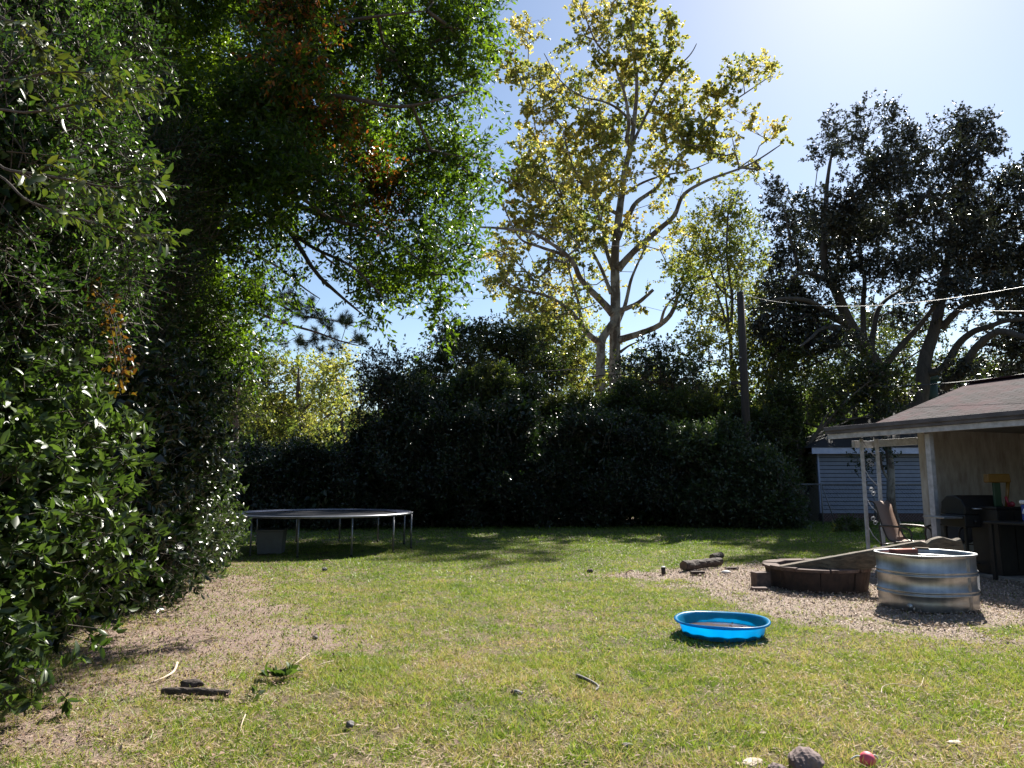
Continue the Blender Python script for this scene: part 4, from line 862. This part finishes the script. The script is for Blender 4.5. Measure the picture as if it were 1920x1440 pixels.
mb = MB(); V = [(-4.8,-.4,4.2),(8.4,-.4,4.2),(8.4,7.4,4.2),(-4.8,7.4,4.2),(-2.6,3,6.35),(8.4,3,6.35)]; mb.add(V, [(0,1,5,4),(2,3,4,5),(3,0,4),(1,2,5),(3,2,1,0)]); mb.build('roof', M['darkroof'], n3)
vp = P(1748, 712, 35.5) - np.array([n3.location.x, 34, 0]); mb = MB(); mb.tube([vp+np.array([0,0,-1.6]), vp+np.array([0,0,-.05])], .22, 12); mb.lathe([(.30,-.06),(.34,.1),(.26,.30),(.02,.36)], 16, c=vp, close=True); mb.build('roof_vent', plain('green_vent', (.03,.07,.07), (.02,.05,.05), .6, .2), n3, True)
# chain link fence
fe = thing('chain_link_fence', 'chain link fence running in front of the blue shed', 'fence', (0, 0, 0)); Yf = 25.5
fx0, fx1 = P(1440, 908, Yf)[0], P(1800, 908, Yf)[0]; ft = P(1600, 908, Yf)[2]; M['galv'] = plain('galvanised_wire', (.20,.21,.22), (.12,.12,.12), .5, .5)
mb = MB(); mb.tube([(fx0,Yf,ft),(fx1,Yf,ft)], .022, 8); mb.build('top_rail', M['galv'], fe, True)
for px in (1440, 1541, 1640, 1740): xx = P(px, 940, Yf)[0]; mb = MB(); mb.tube([(xx,Yf,0),(xx,Yf,ft+.05)], .028, 8); mb.build('post', M['galv'], fe, True)
mb = MB(); xx = P(1541, 940, Yf)[0]; mb.tube([(xx+.04,Yf,ft-.05),(xx+.42,Yf-.02,.05)], .018, 6); mb.build('brace', M['galv'], fe, True)
mb = MB(); n = int((fx1-fx0)/.11)
for k in range(n):
    xx = fx0 + k*.11
    for s in (-1, 1):
        xe = min(max(xx + s*(ft-.08), fx0), fx1); h = abs(xe-xx); mb.tube([(xx,Yf,.05),(xe,Yf,.05+h)], .0028, 3, False)
        h2 = ft-.05-.0; 
mb.build('chain_mesh', M['galv'], fe)
# pale-trunked small tree and a leafy shoot in front of the shed
limbs = [([np.array([P(1672,900,24)[0],24,-.05]), P(1671,940,24), P(1670,880,24), P(1664,835,24), P(1650,800,24)], .16, .09),
         ([P(1670,905,24), P(1655,880,24), P(1650,850,23.8)], .05,.03)]
tree('crape_myrtle', 'small pale mottled trunk with leafy shoots in front of the blue shed', 24, limbs, [(1625,845,22,30,1.2),(1640,870,14,30,1),(1615,880,14,20,.6),(1660,850,26,22,.8),(1605,860,12,10,.6)], .3, 3.4, M['leaf_dark'], M['bark_syc'], leaf=(.11,.07), tw=(3,.3,6), tipr=.006, step=.25)
shrub('yard_weed', 'clump of light green weeds in front of the blue shed', [(P(1585,980,22)[0], 22, .12, .7, .4, .15)], 160, 6, (.14,.03), .2, M['leaf_near'], sub=10, fill=0, stems=1, cat='weed')

# ---- utility pole and wires
M['pole'] = barkmat('pole_wood', (.018,.014,.012), (.05,.038,.03), (8,8,.6), 2)
YP_ = 26.0; pt_ = P(1388, 548, YP_); up = thing('utility_pole', 'bare dark wooden utility pole standing behind the hedge', 'utility pole', (pt_[0], YP_, 0))
mb = MB(); mb.tube([(0,0,-.1),(0,0,pt_[2])], [.17,.135], 14); mb.build('pole', M['pole'], up, True)
mb = MB(); mb.tube([(.10,-.13,pt_[2]-.15),(.18,-.2,pt_[2]-.15)], .03, 8); mb.tube([(-.12,-.13,P(1395,672,YP_)[2]),(-.2,-.2,P(1395,672,YP_)[2])], .03, 8); mb.build('insulator', M['steel'], up, True)
mb = MB(); mb.box(-.5,-.1,-.05,.05,P(1390,718,YP_)[2]-.06,P(1390,718,YP_)[2]+.06); mb.build('bracket', M['pole'], up)
def wire(name, a, b, sag, r, label, mat):
    a, b = np.array(a), np.array(b); mb = MB(); mb.tube([a+(b-a)*t_ - np.array([0,0,sag*4*t_*(1-t_)]) for t_ in np.linspace(0,1,24)], r, 5); return meta(mb.build(name, mat, smooth=True), label, 'wire')
wl = plain('pale_cable', (.10,.10,.10), (.07,.07,.07), .5); wd = plain('dark_cable', (.03,.03,.03), (.02,.02,.02), .6)
wire('service_wire', P(1391,552,YP_-.2), P(2100,500,11), .55, .007, 'pale twisted service wire sagging from the pole top to the right across the live oak', wl)
wire('service_wire', P(1776,581,22), P(2080,583,14), .02, .007, 'lower of the two pale wires at the right edge, above the patio roof', wl)
wire('service_wire', P(1391,555,YP_-.2), P(1660,760,23.5), .25, .008, 'thin wire dropping from the pole top towards the tan house behind', wd)
wire('overhead_wire', P(1391,672,YP_-.2), P(-200,716,36), .5, .014, 'dark wire crossing the open sky and trees left of the utility pole', wd)
wire('house_wire', P(1640,724,20), P(1990,690,14), .1, .012, 'wire running low over the patio roof ridge', wd)

# ================================================================== TRAMPOLINE + BIN
tx, tyy, tr_ = -4.33, 16.45, 2.03; th = .78
tp_ = thing('trampoline', 'large round trampoline without a net in front of the dark hedge', 'trampoline', (tx, tyy, 0))
M['galvleg'] = plain('galvanised_leg', (.24,.245,.26), (.15,.155,.17), .4, .6)
mb = MB(); mb.tube([(tr_*math.cos(a), tr_*math.sin(a), th) for a in np.linspace(0, 2*math.pi, 65)], .026, 8, False); mb.build('rim', M['galvleg'], tp_, True)
mb = MB(); mb.lathe([(0.01,th-.012),(tr_-.28,th-.012),(tr_-.28,th-.018),(.01,th-.018)], 64); mb.build('mat', plain('black_jump_mat', (.006,.006,.008), (.010,.010,.012), .7, spec=.08), tp_)
mb = MB(); mb.lathe([(tr_-.34,th+.004),(tr_-.20,th+.022),(tr_-.05,th+.030),(tr_-.01,th+.024),(tr_-.01,th+.018),(tr_-.34,th-.002)], 64); mb.build('edge_pad', plain('blue_edge_pad', (.02,.026,.06), (.012,.014,.03), .5, spec=.3), tp_, True)
mb = MB()
for k in range(96):
    a = 2*math.pi*k/96; mb.tube([((tr_-.28)*math.cos(a),(tr_-.28)*math.sin(a),th-.012),((tr_-.02)*math.cos(a),(tr_-.02)*math.sin(a),th-.006)], .006, 4)
mb.build('springs', M['galvleg'], tp_)
for k in range(12):
    a = R(-118 + 30*k); x, y = tr_*math.cos(a), tr_*math.sin(a); mb = MB(); mb.tube([(x,y,0.02),(x*.998,y*.998,th-.02)], .021, 8); lg = mb.build('leg', M['galvleg'], tp_, True)
    mb = MB(); mb.tube([(x,y,-.01),(x,y,.03)], .03, 8); mb.build('foot_cap', M['blackmetal'], lg, True)
g_ = G(508, 1040); bn = thing('storage_bin', 'dark grey square bin standing under the left half of the trampoline', 'bin', (g_[0]*1.02, g_[1]*1.02, 0), R(8))
gm = plain('dark_grey_plastic', (.13,.14,.15), (.10,.105,.11), .6)
mb = MB(); mb.add([(-.24,-.22,0),(.24,-.22,0),(.24,.22,0),(-.24,.22,0),(-.27,-.25,.46),(.27,-.25,.46),(.27,.25,.46),(-.27,.25,.46)], [(0,3,2,1),(4,5,6,7),(0,1,5,4),(1,2,6,5),(2,3,7,6),(3,0,4,7)]); mb.build('body', gm, bn, bevel=.015)
mb = MB(); mb.box(-.29,.29,-.27,.27,.463,.50); mb.build('lid', gm, bn, bevel=.012)
mb = MB(); mb.tube([(-.29,-.12,.36),(-.325,-.12,.36),(-.325,.0,.36),(-.29,.0,.36)], .012, 6); mb.build('handle', wht, bn, True)

# ================================================================== POOL
pc = (2.06*1.0, 7.27); pl = thing('kiddie_pool', 'bright blue round plastic wading pool on the lawn', 'pool', (2.08, 7.30, -.01))
t = NT('blue_pool_plastic'); nz = t.noise(5, 4, .6, t.pos()); c = t.ramp(nz, [(.3, (.012,.27,.48)), (.7, (.02,.32,.53))])
pp = t.surf(c, .32, spec=.5, bump=t.noise(18, 3, .6, t.pos()), bs=.12, bd=.01); pp.inputs['Subsurface Weight'].default_value = 0
tr = t.n('ShaderNodeBsdfTranslucent'); t.l(t.mix(1, c, (1.2,1.75,1.6), 'MULTIPLY'), tr.inputs[0]); mx = t.n('ShaderNodeMixShader'); mx.inputs[0].default_value = .62
t.l(pp.outputs[0], mx.inputs[1]); t.l(tr.outputs[0], mx.inputs[2]); t.l(mx.outputs[0], t.out.inputs[0]); M['pool'] = t.m
def pw(r, z, a):
    k = min(1, max(0, z/.15)); b = math.sin(k*math.pi)*(.006*math.sin(a*14)+.004*math.sin(a*14+k*5)); rr = r + b
    return rr*math.cos(a), rr*math.sin(a)*.97, z + (.006*math.sin(a*3+1) if z > .14 else 0)
pl.scale = (.955,.955,1)
mb = MB(); mb.lathe([(.01,.004),(.36,.004),(.395,.012),(.41,.04),(.425,.09),(.44,.135),(.452,.152),(.475,.158),(.482,.150),(.478,.138),(.463,.138)] , 84, fn=pw)
po = mb.build('basin', M['pool'], pl, True); so_ = po.modifiers.new('th', 'SOLIDIFY'); so_.thickness = .003
t = NT('murky_water'); nz = t.noise(6, 6, .7, t.pos()); c = t.ramp(nz, [(.35, (.05,.035,.03)), (.55, (.13,.09,.075)), (.75, (.10,.11,.06))])
t.surf(c, .08, spec=.5, bump=t.noise(30, 3, .6, t.pos()), bs=.05, bd=.005); M['murk'] = t.m
mb = MB(); mb.lathe([(.005,.062),(.405,.062)], 84, sy=.97); mb.build('water', M['murk'], pl)
mb = MB()
for k in range(22):
    a, r = random.uniform(0,6.28), random.uniform(0,.38); x, y = r*math.cos(a), r*math.sin(a); mb.tube([(x,y,.066),(x+random.uniform(-.03,.03),y+random.uniform(-.02,.02),.068)], .004, 4)
fl_ = meta(mb.build('floating_leaves', tl_), 'bits of leaf floating on the wading pool water', 'leaves', kind='stuff'); fl_.location = pl.location; fl_.scale = (.95,.95,1)

# ================================================================== STOCK TANK
tc = (5.05, 8.90); ta, tb, tH = .53, .46, .635
tk_ = thing('stock_tank', 'galvanised oval stock tank filled with water, right of the fire pit', 'tank', (tc[0], tc[1], 0), R(14))
t = NT('galvanised_sheet'); g = t.pos((1,1,1)); nz = t.noise(7, 5, .7, g); sx_ = t.pos((14,14,.7)); st_ = t.noise(1, 4, .6, sx_)
c = t.ramp(t.math('MULTIPLY_ADD', nz, .6, t.math('MULTIPLY', st_, .4)), [(.35, (.30,.31,.31)), (.65, (.50,.51,.52))])
rg = t.ramp(nz, [(.3, (.40,.40,.40)), (.7, (.50,.50,.50))]); t.surf(c, rg, .92, .5, bump=t.noise(2.5, 2, .5, g), bs=.05, bd=.02); M['galvs'] = t.m
def tw_(r, z, a):
    ct, st2 = math.cos(a), math.sin(a); n_ = 2.5; m_ = (abs(ct)**n_ + abs(st2)**n_)**(-1/n_)
    return ct*m_*(ta+r), st2*m_*(tb+r), z
prof = [(-.02,.0),(.0,.01),(.0,.10)]
for zc in (.20, .42):
    prof += [(0,zc-.035),(.012,zc-.028),(.016,zc-.020),(.012,zc-.012),(.0,zc-.004),(.0,zc+.004),(.012,zc+.012),(.016,zc+.020),(.012,zc+.028),(0,zc+.035)]
prof += [(0,.60),(.004,.615),(.016,.622),(.022,.632),(.016,.642),(.002,.642),(-.008,.632),(-.010,.60),(-.012,.5),(-.012,.1)]
mb = MB(); mb.lathe(prof, 96, fn=tw_); mb.build('shell', M['galvs'], tk_, True)
x, y, _z = tw_(0,0,R(-72)); mb = MB(); mb.box(x-.022,x+.022,y-.006,y+.01,.02,.61, None); mb.build('seam', M['steel'], tk_, bevel=.003)
x, y, _z = tw_(.004,0,R(-48)); Mx = Matrix.Translation((x,y,.32)) @ Matrix.Rotation(R(22),4,'Z') @ Matrix.Rotation(R(4),4,'Y'); mb = MB(); mb.box(-.028,.028,-.004,.0,-.08,.08,Mx); mb.build('paper_label', wht, tk_)
t = NT('tank_water'); t.surf((.02,.025,.025), .03, spec=.5, bump=t.noise(4, 2, .5, t.pos()), bs=.03, bd=.01); M['tankwater'] = t.m
V = [tw_(-.014,.607,2*math.pi*k/96) for k in range(96)]; mb = MB(); mb.add(V, [tuple(range(96))]); mb.build('water', M['tankwater'], tk_)
mb = MB(); x, y, _z = tw_(-.03,.09,R(-150)); mb.tube([(x,y,.06),(x*1.12,y*1.12,.06)], .03, 10); mb.build('drain_plug', M['steel'], tk_, True)

# ================================================================== FIRE PIT, BEAM, BRICKS
M['stone'] = plain('rusty_brown_block', (.06,.036,.028), (.022,.015,.013), .95, 0, 9, .8, detail=9)
M['stonet'] = plain('pinkish_block', (.15,.10,.085), (.05,.035,.03), .95, 0, 11, .8, detail=9)
M['ash'] = plain('ash_bed', (.10,.09,.085), (.03,.028,.027), .98, 0, 12, .8)
fp = thing('fire_pit', 'round fire pit ring of rough brown retaining blocks', 'fire pit', (4.38, 10.52, 0), 0)
for c_, nb2, h0, h1, rT, rB in ((0, 9, .0, .265, .70, .655), (1, 10, .268, .315, .72, .712)):
    for k in range(nb2):
        g1, g2_ = (.012, .012) if c_ else (.006, .006)
        a0 = 2*math.pi*(k + .31)/nb2 + g1; a1 = 2*math.pi*(k + 1.31)/nb2 - g2_; am = (a0+a1)/2; ri = .53; jr = random.uniform(-.015,.02); jz = random.uniform(-.008,.010) if c_ else 0
        V = []
        for z_, ro in ((h0, rB+jr), (h1+jz, rT+jr)):
            for m2 in range(6):
                a_ = a0 + (a1-a0)*m2/5; V.append(((ro+random.uniform(-.014,.014))*math.cos(a_), (ro+random.uniform(-.014,.014))*math.sin(a_), z_))
            V += [(ri*math.cos(a1), ri*math.sin(a1), z_), (ri*math.cos(a0), ri*math.sin(a0), z_)]
        mb = MB(); mb.add(V, [tuple(reversed(range(8))), tuple(range(8,16))] + [(i,(i+1)%8,(i+1)%8+8,i+8) for i in range(8)])
        mb.build('cap_stone' if c_ else 'block', M['stonet'] if c_ else M['stone'], fp, bevel=.006)
mb = MB(); mb.lathe([(.01,.08),(.3,.07),(.53,.04)], 32); mb.build('ash_bed', M['ash'], fp, True)
# rough timber beam
t = NT('weathered_beam'); g = t.pos((.6,10,10)); n1 = t.noise(3, 8, .7, g, .4); n2 = t.noise(2.2, 4, .6, t.pos())
c = t.mix(t.ramp(n2, [(.4,(0,0,0)),(.65,(1,1,1))]), t.ramp(n1, [(.3,(.03,.02,.013)),(.65,(.14,.095,.06))]), t.ramp(n1, [(.3,(.03,.025,.018)),(.65,(.15,.125,.09))]))
t.surf(c, .92, bump=n1, bs=.9, bd=.02); M['beam'] = t.m
A = Vector(P(1462,1058,10.25)); B = Vector(P(1795,1001,9.66)); A.z -= .02
bmv = thing('timber_beam', 'long weathered beam leaning from the fire pit onto the rim of the metal tank', 'beam', A)
dx_ = (B-A); Lb = dx_.length; qd = dx_.to_track_quat('X', 'Z'); Mb = qd.to_matrix().to_4x4()
mb = MB(); V = []; ns = 34; rr_ = random.Random(5); secs = []
for i in range(ns+1):
    u_ = i/ns; x = u_*Lb; h = .235*min(1, .25+u_*5); jw = rr_.uniform(-.004,.004)
    top = .0 + (.03 if False else 0); 
    if u_ > .80: top = -.05*max(0, math.sin((u_-.80)*52))**2 - (.06 if u_ > .97 else 0)
    secs.append([(x,-.085+jw,-h),(x,.085,-h+jw),(x,.09,-.02+top*.6),(x,.075,top+jw),(x,0,top*.9+.003),(x,-.078,top),(x,-.09+jw,-.018+top)])
m_ = 7; V = [Mb @ Vector(p) for s_ in secs for p in s_]
Fs = [(i*m_+k, (i+1)*m_+k, (i+1)*m_+(k+1)%m_, i*m_+(k+1)%m_) for i in range(ns) for k in range(m_)] + [tuple(range(m_)), tuple(ns*m_+k for k in reversed(range(m_)))]
MB().add(V, Fs).build('wood', M['beam'], bmv)
M['redbrick'] = plain('red_brick', (.38,.12,.08), (.25,.08,.06), .9, 0, 14, .6)
def brick(loc, rz, label, mat, sz=(.2,.095,.06), tilt=0, name='brick', cat='brick', group=None):
    mb = MB(); mb.box(-sz[0]/2,sz[0]/2,-sz[1]/2,sz[1]/2,0,sz[2]); o = mb.build(name, mat, bevel=.006); o.location = loc; o.rotation_euler = (tilt*.3, tilt, rz); return meta(o, label, cat, group)
Mt = Matrix.Rotation(R(14), 3, 'Z')
v_ = Mt @ Vector((.0, .36, 0)); brick((tc[0]+v_.x, tc[1]+v_.y-.04, .600), R(16), 'red brick under the beam at the back rim of the metal tank', M['redbrick'], (.34,.12,.052))
v_ = Mt @ Vector((.25, .30, 0)); brick((tc[0]+v_.x, tc[1]+v_.y, .643), R(-30), 'grey board offcut lying on the rim of the metal tank', M['beam'], (.16,.09,.022), name='board_offcut', cat='board')
def gp(px, py, z=0): a = G(px, py, z); return (a[0], a[1], z)
brick(gp(1427,1102), R(12), 'upright pinkish retaining block standing against the left side of the fire pit', M['stonet'], (.22,.16,.22), name='paving_block', cat='block')
brick(gp(1424,1108), R(-8), 'flat thin stone lying at the foot of the upright pinkish block', M['stonet'], (.2,.13,.05), name='flat_stone', cat='stone')
brick(gp(1308,1077), R(4), 'dark flat brick in front of the long log', M['stone'], (.22,.1,.05), name='brick')
brick(gp(1372,1068), R(6), 'dark flat brick between the log and the fire pit', M['stone'], (.22,.1,.04), name='brick')
mb = MB(); mb.blob((0,0,.03), .05, 8, .3, sc=(1.6,1,.6)); o = mb.build('pale_rock', plain('white_rock', (.7,.68,.66), (.5,.48,.46), .9), smooth=True); o.location = gp(1362,1076); meta(o, 'small whitish rock beside the dark brick left of the fire pit', 'rock')
mb = MB(); mb.lathe([(.033,0),(.035,.01),(.035,.1),(.031,.11)], 20, close=True); cn = thing('tin_can', 'small dark can standing in the mulch left of the log', 'can', gp(1244,1077)); mb.build('body', M['blackmetal'], cn, True)
mb = MB(); mb.lathe([(.0345,.111),(.0345,.125),(.02,.13)], 20, close=True); mb.build('lid', wht, cn, True)
# logs
M['log'] = barkmat('log_bark', (.02,.015,.012), (.11,.08,.065), (3,3,3), 3, None, 1.2); M['cut'] = plain('log_end', (.16,.11,.08), (.08,.055,.04), .9)
def log(px0, py0, px1, py1, r, label, z=None, seed=1, name='log'):
    a, b = np.array(G(px0,py0)), np.array(G(px1,py1)); a[2] = b[2] = r if z is None else z; rd = random.Random(seed); L = thing(name, label, 'log', (a+b)/2); d = b-a
    pts = [a+d*t_+np.array([0,0,rd.uniform(-.05,.05)*r*2])-(a+b)/2 for t_ in np.linspace(0,1,14)]; rs = [r*(1+rd.uniform(-.16,.16))*(1-.35*abs(i_/13-.4)) for i_ in range(14)]
    mb = MB(); mb.tube(pts, rs, 16, True); V = [(v[0]*1, v[1]+rd.uniform(-.05,.05)*r, v[2]+rd.uniform(-.08,.08)*r) for v in mb.v]; mb.v = V; mb.build('bark', M['log'], L)
    mb = MB(); dn = Vector(d).normalized(); mb.tube([Vector(pts[0])-dn*.006, Vector(pts[0])+dn*.004], rs[0]*.86, 14); mb.build('cut_end', M['cut'], L); return L
log(1282,1072,1350,1062,.088,'longer thick log lying at the edge of the mulch', seed=2)
log(1336,1052,1353,1048,.07,'short log stub behind the right end of the longer log', seed=3)
L1 = log(305,1302,430,1306,.026,'dark split log piece lying in the bare soil near the left hedge', seed=4)
mb = MB(); mb.blob((0,0,0), .06, 5, .4, 3, sc=(1.5,.6,.5)); o = mb.build('bark_chunk', M['log'], smooth=True); o.location = gp(357,1283,.03); meta(o, 'rough dark bark chunk just behind the split log', 'bark')
def stick(pts, r, label, mat, name='stick', cat='stick', ye=None):
    q_ = [np.array(gp(a, b, z)) for a, b, z in pts]; c = crom(q_, 5); mb = MB(); mb.tube(c, np.linspace(r, r*.45, len(c)).tolist(), 7); return meta(mb.build(name, mat, smooth=True), label, cat)
M['twigpale'] = plain('pale_bare_wood', (.50,.40,.30), (.36,.28,.2), .8); M['twigdark'] = plain('dark_twig', (.05,.045,.045), (.10,.09,.09), .7)
stick([(332,1243,.01),(326,1258,.02),(308,1270,.02),(283,1280,.01)], .012, 'pale curved stick above the split log near the left hedge', M['twigpale'])
stick([(545,1250,.01),(562,1238,.02),(580,1225,.02)], .004, 'thin straight pale twig sticking out of the green seedling', M['twigpale'], 'twig', 'twig')
stick([(597,1248,.01),(608,1243,.02),(625,1239,.01)], .006, 'short pale twig right of the green seedling', M['twigpale'], 'twig', 'twig')
stick([(460,1340,.015),(455,1352,.02),(451,1366,.01)], .005, 'short upright pale twig below the split log', M['twigpale'], 'twig', 'twig')
stick([(1082,1267,.03),(1095,1272,.04),(1112,1280,.03),(1122,1288,.02),(1115,1295,.02)], .016, 'bent dark twisted stick in the middle of the near lawn', M['twigdark'])
stick([(1653,1300,.015),(1656,1287,.03),(1680,1282,.03),(1722,1288,.03),(1732,1270,.03)], .0035, 'thin pale curled root in the near lawn at the right', M['twigpale'], 'root', 'root')
stick([(1174,1074,.01),(1180,1070,.08),(1188,1070,.10),(1192,1078,.05),(1196,1084,.01)], .012, 'arched bare branch at the left tip of the mulch', M['twigpale'], 'branch', 'branch')
stick([(605,1051,.02),(615,1050,.06),(622,1056,.02)], .012, 'pale stick standing in the shade edge by the trampoline', M['twigpale'])
# seedling
sg_ = thing('seedling', 'small bright green broad-leaved seedling on the bare soil', 'seedling', (0,0,0))
Sx = np.array([gp(500,1268,.01), gp(515,1268,.02), gp(528,1268,.02), gp(535,1266,.03), gp(545,1262,.02)]); S = np.repeat(Sx, 6, 0); D = rdir(len(S)); D[:,2] = np.abs(D[:,2])*.8+.2
npmesh('leaves', *leaf_mesh(S, D, rdir(len(S))+np.array([0,0,.8]), .10*(.7+.5*rng.random(len(S))), .055, 'full'), M['leaf_pitto'], sg_)
mb = MB(); mb.tube([Sx[0], Sx[2], Sx[4]], .004, 5); mb.build('stem', M['bark_gen'], sg_)
for (px,py,s_,lab) in ((418,1078,.10,'leafy sprout at the foot of the bright left shrub'),(478,1303,.07,'tiny grey green sprout in front of the seedling')):
    r_ = thing('sprout', lab, 'seedling'); S = np.repeat(np.array([gp(px,py,.02)]), 10, 0)+rng.normal(0,s_*.3,(10,3)); D = rdir(10); D[:,2] = np.abs(D[:,2])+.3
    npmesh('leaves', *leaf_mesh(S, D, rdir(10)+np.array([0,0,.8]), s_, s_*.5, 'full'), M['leaf_laurel'], r_)
    mb = MB(); mb.tube([gp(px,py,-.01), gp(px,py,.05)], .003, 5); mb.build('stem', M['bark_gen'], r_)
# stones bottom right, ball, bits
M['rock'] = plain('purple_brown_rock', (.20,.145,.135), (.07,.05,.05), .95, 0, 8, 1.0, detail=10); M['rockl'] = plain('tan_rock', (.48,.40,.32), (.32,.26,.2), .95, 0, 9, .8, detail=9)
def rock(px, py, r, sc, seed, label, mat):
    mb = MB(); mb.blob((0,0,0), r, seed, .32, 4, sc=sc); o = mb.build('rock', mat, smooth=False); o.location = (gp(px,py)[0], gp(px,py)[1], r*sc[2]*.12); o.rotation_euler = (0,0,seed); return meta(o, label, 'rock')
rock(1508,1440,.085,(1.25,1,.85),2,'largest purple brown rock at the bottom edge', M['rock'])
rock(1455,1452,.05,(1.2,1,.8),5,'smaller brown rock at the bottom edge left of the largest rock', M['rock'])
rock(1412,1433,.05,(1.3,1,.5),7,'flat tan stone left of the brown rocks at the bottom edge', M['rockl'])
rock(1385,1434,.018,(1.2,1,.6),9,'pebble beside the flat tan stone', M['rockl'])
bl = thing('pet_ball', 'worn pink red ball with frayed ends at the bottom right', 'ball', (gp(1627,1436)[0], gp(1627,1436)[1], .032))
mb = MB(); mb.blob((0,0,0), .040, 3, .03, 3); mb.build('ball', plain('worn_pink_rubber', (.70,.06,.12), (.5,.10,.14), .6, 0, 30, .3), bl, True)
mb = MB(); mb.tube(crom([(-.02,.0,.01),(-.05,.01,.015),(-.09,.0,.0)], 4), .004, 5); mb.tube(crom([(.02,0,.015),(.045,.0,.02),(.06,.01,.0)], 4), .005, 5); mb.build('frayed_rope', plain('rope', (.5,.5,.48), (.4,.4,.38), .9), bl, True)
def lump(px, py, r, label, mat, name, cat, sc=(1,1,.8), seed=1):
    mb = MB(); mb.blob((0,0,0), r, seed, .35, 3, sc=sc); o = mb.build(name, mat, smooth=False); o.location = gp(px,py,r*.4); return meta(o, label, cat)
lump(655,1358,.024,'dark pine cone lying in the near lawn left of centre', M['twigdark'], 'pine_cone', 'pine cone', (1.2,1,.9), 3)
lump(970,1298,.026,'dark broken bark bit left of the bent twisted stick', M['twigdark'], 'bark_bit', 'bark', (1.6,.8,.6), 4)
lump(608,1068,.045,'dark ball-like clod in the lawn before the trampoline', M['twigdark'], 'clod', 'clod', (1,1,.8), 5)
lump(1107,1071,.05,'greyish ball on the grass in the tree shadow', M['rock'], 'lost_ball', 'ball', (1,1,.95), 6)
lump(1178,1397,.02,'small dark pebble low in the near lawn', M['twigdark'], 'pebble', 'pebble', (1.4,1,.6), 7)
lump(1790,1392,.022,'whitish chunk of wood in the lawn at the lower right', M['twigpale'], 'wood_chunk', 'wood', (2,1,.5), 8)
lump(1425,1207,.02,'pale wood piece right of the wading pool', M['twigpale'], 'wood_piece', 'wood', (2.2,.8,.4), 9)
lump(590,1195,.022,'dark clod on the bare patch in front of the left hedge', M['twigdark'], 'clod', 'clod', (1.3,1,.7), 10)

# ================================================================== DISTANT WOODS (stuff)
n = 44000; a = rng.uniform(-62, 62, n); a[:n//3] = rng.uniform(62, 298, n//3); a = np.radians(a); d = rng.uniform(66, 92, n); hh = 5.5 + 7*fbm(np.degrees(a)*.14+40, d*.02, 3); z = hh * rng.random(n)**.8
B = np.stack([d*np.sin(a), d*np.cos(a), z], 1)
v, f = leaf_mesh(B, rdir(n), rdir(n), 1.1*(.6+.7*rng.random(n)), .9, 'simple')
meta(npmesh('distant_woods', v, f, leafmat('distant_leaf', [(.03,.05,.02),(.06,.09,.03),(.12,.14,.04)], .35, .6, .2, clump=.12, amt=.6)), 'distant woodland closing the view behind the yards', 'woods', kind='stuff')
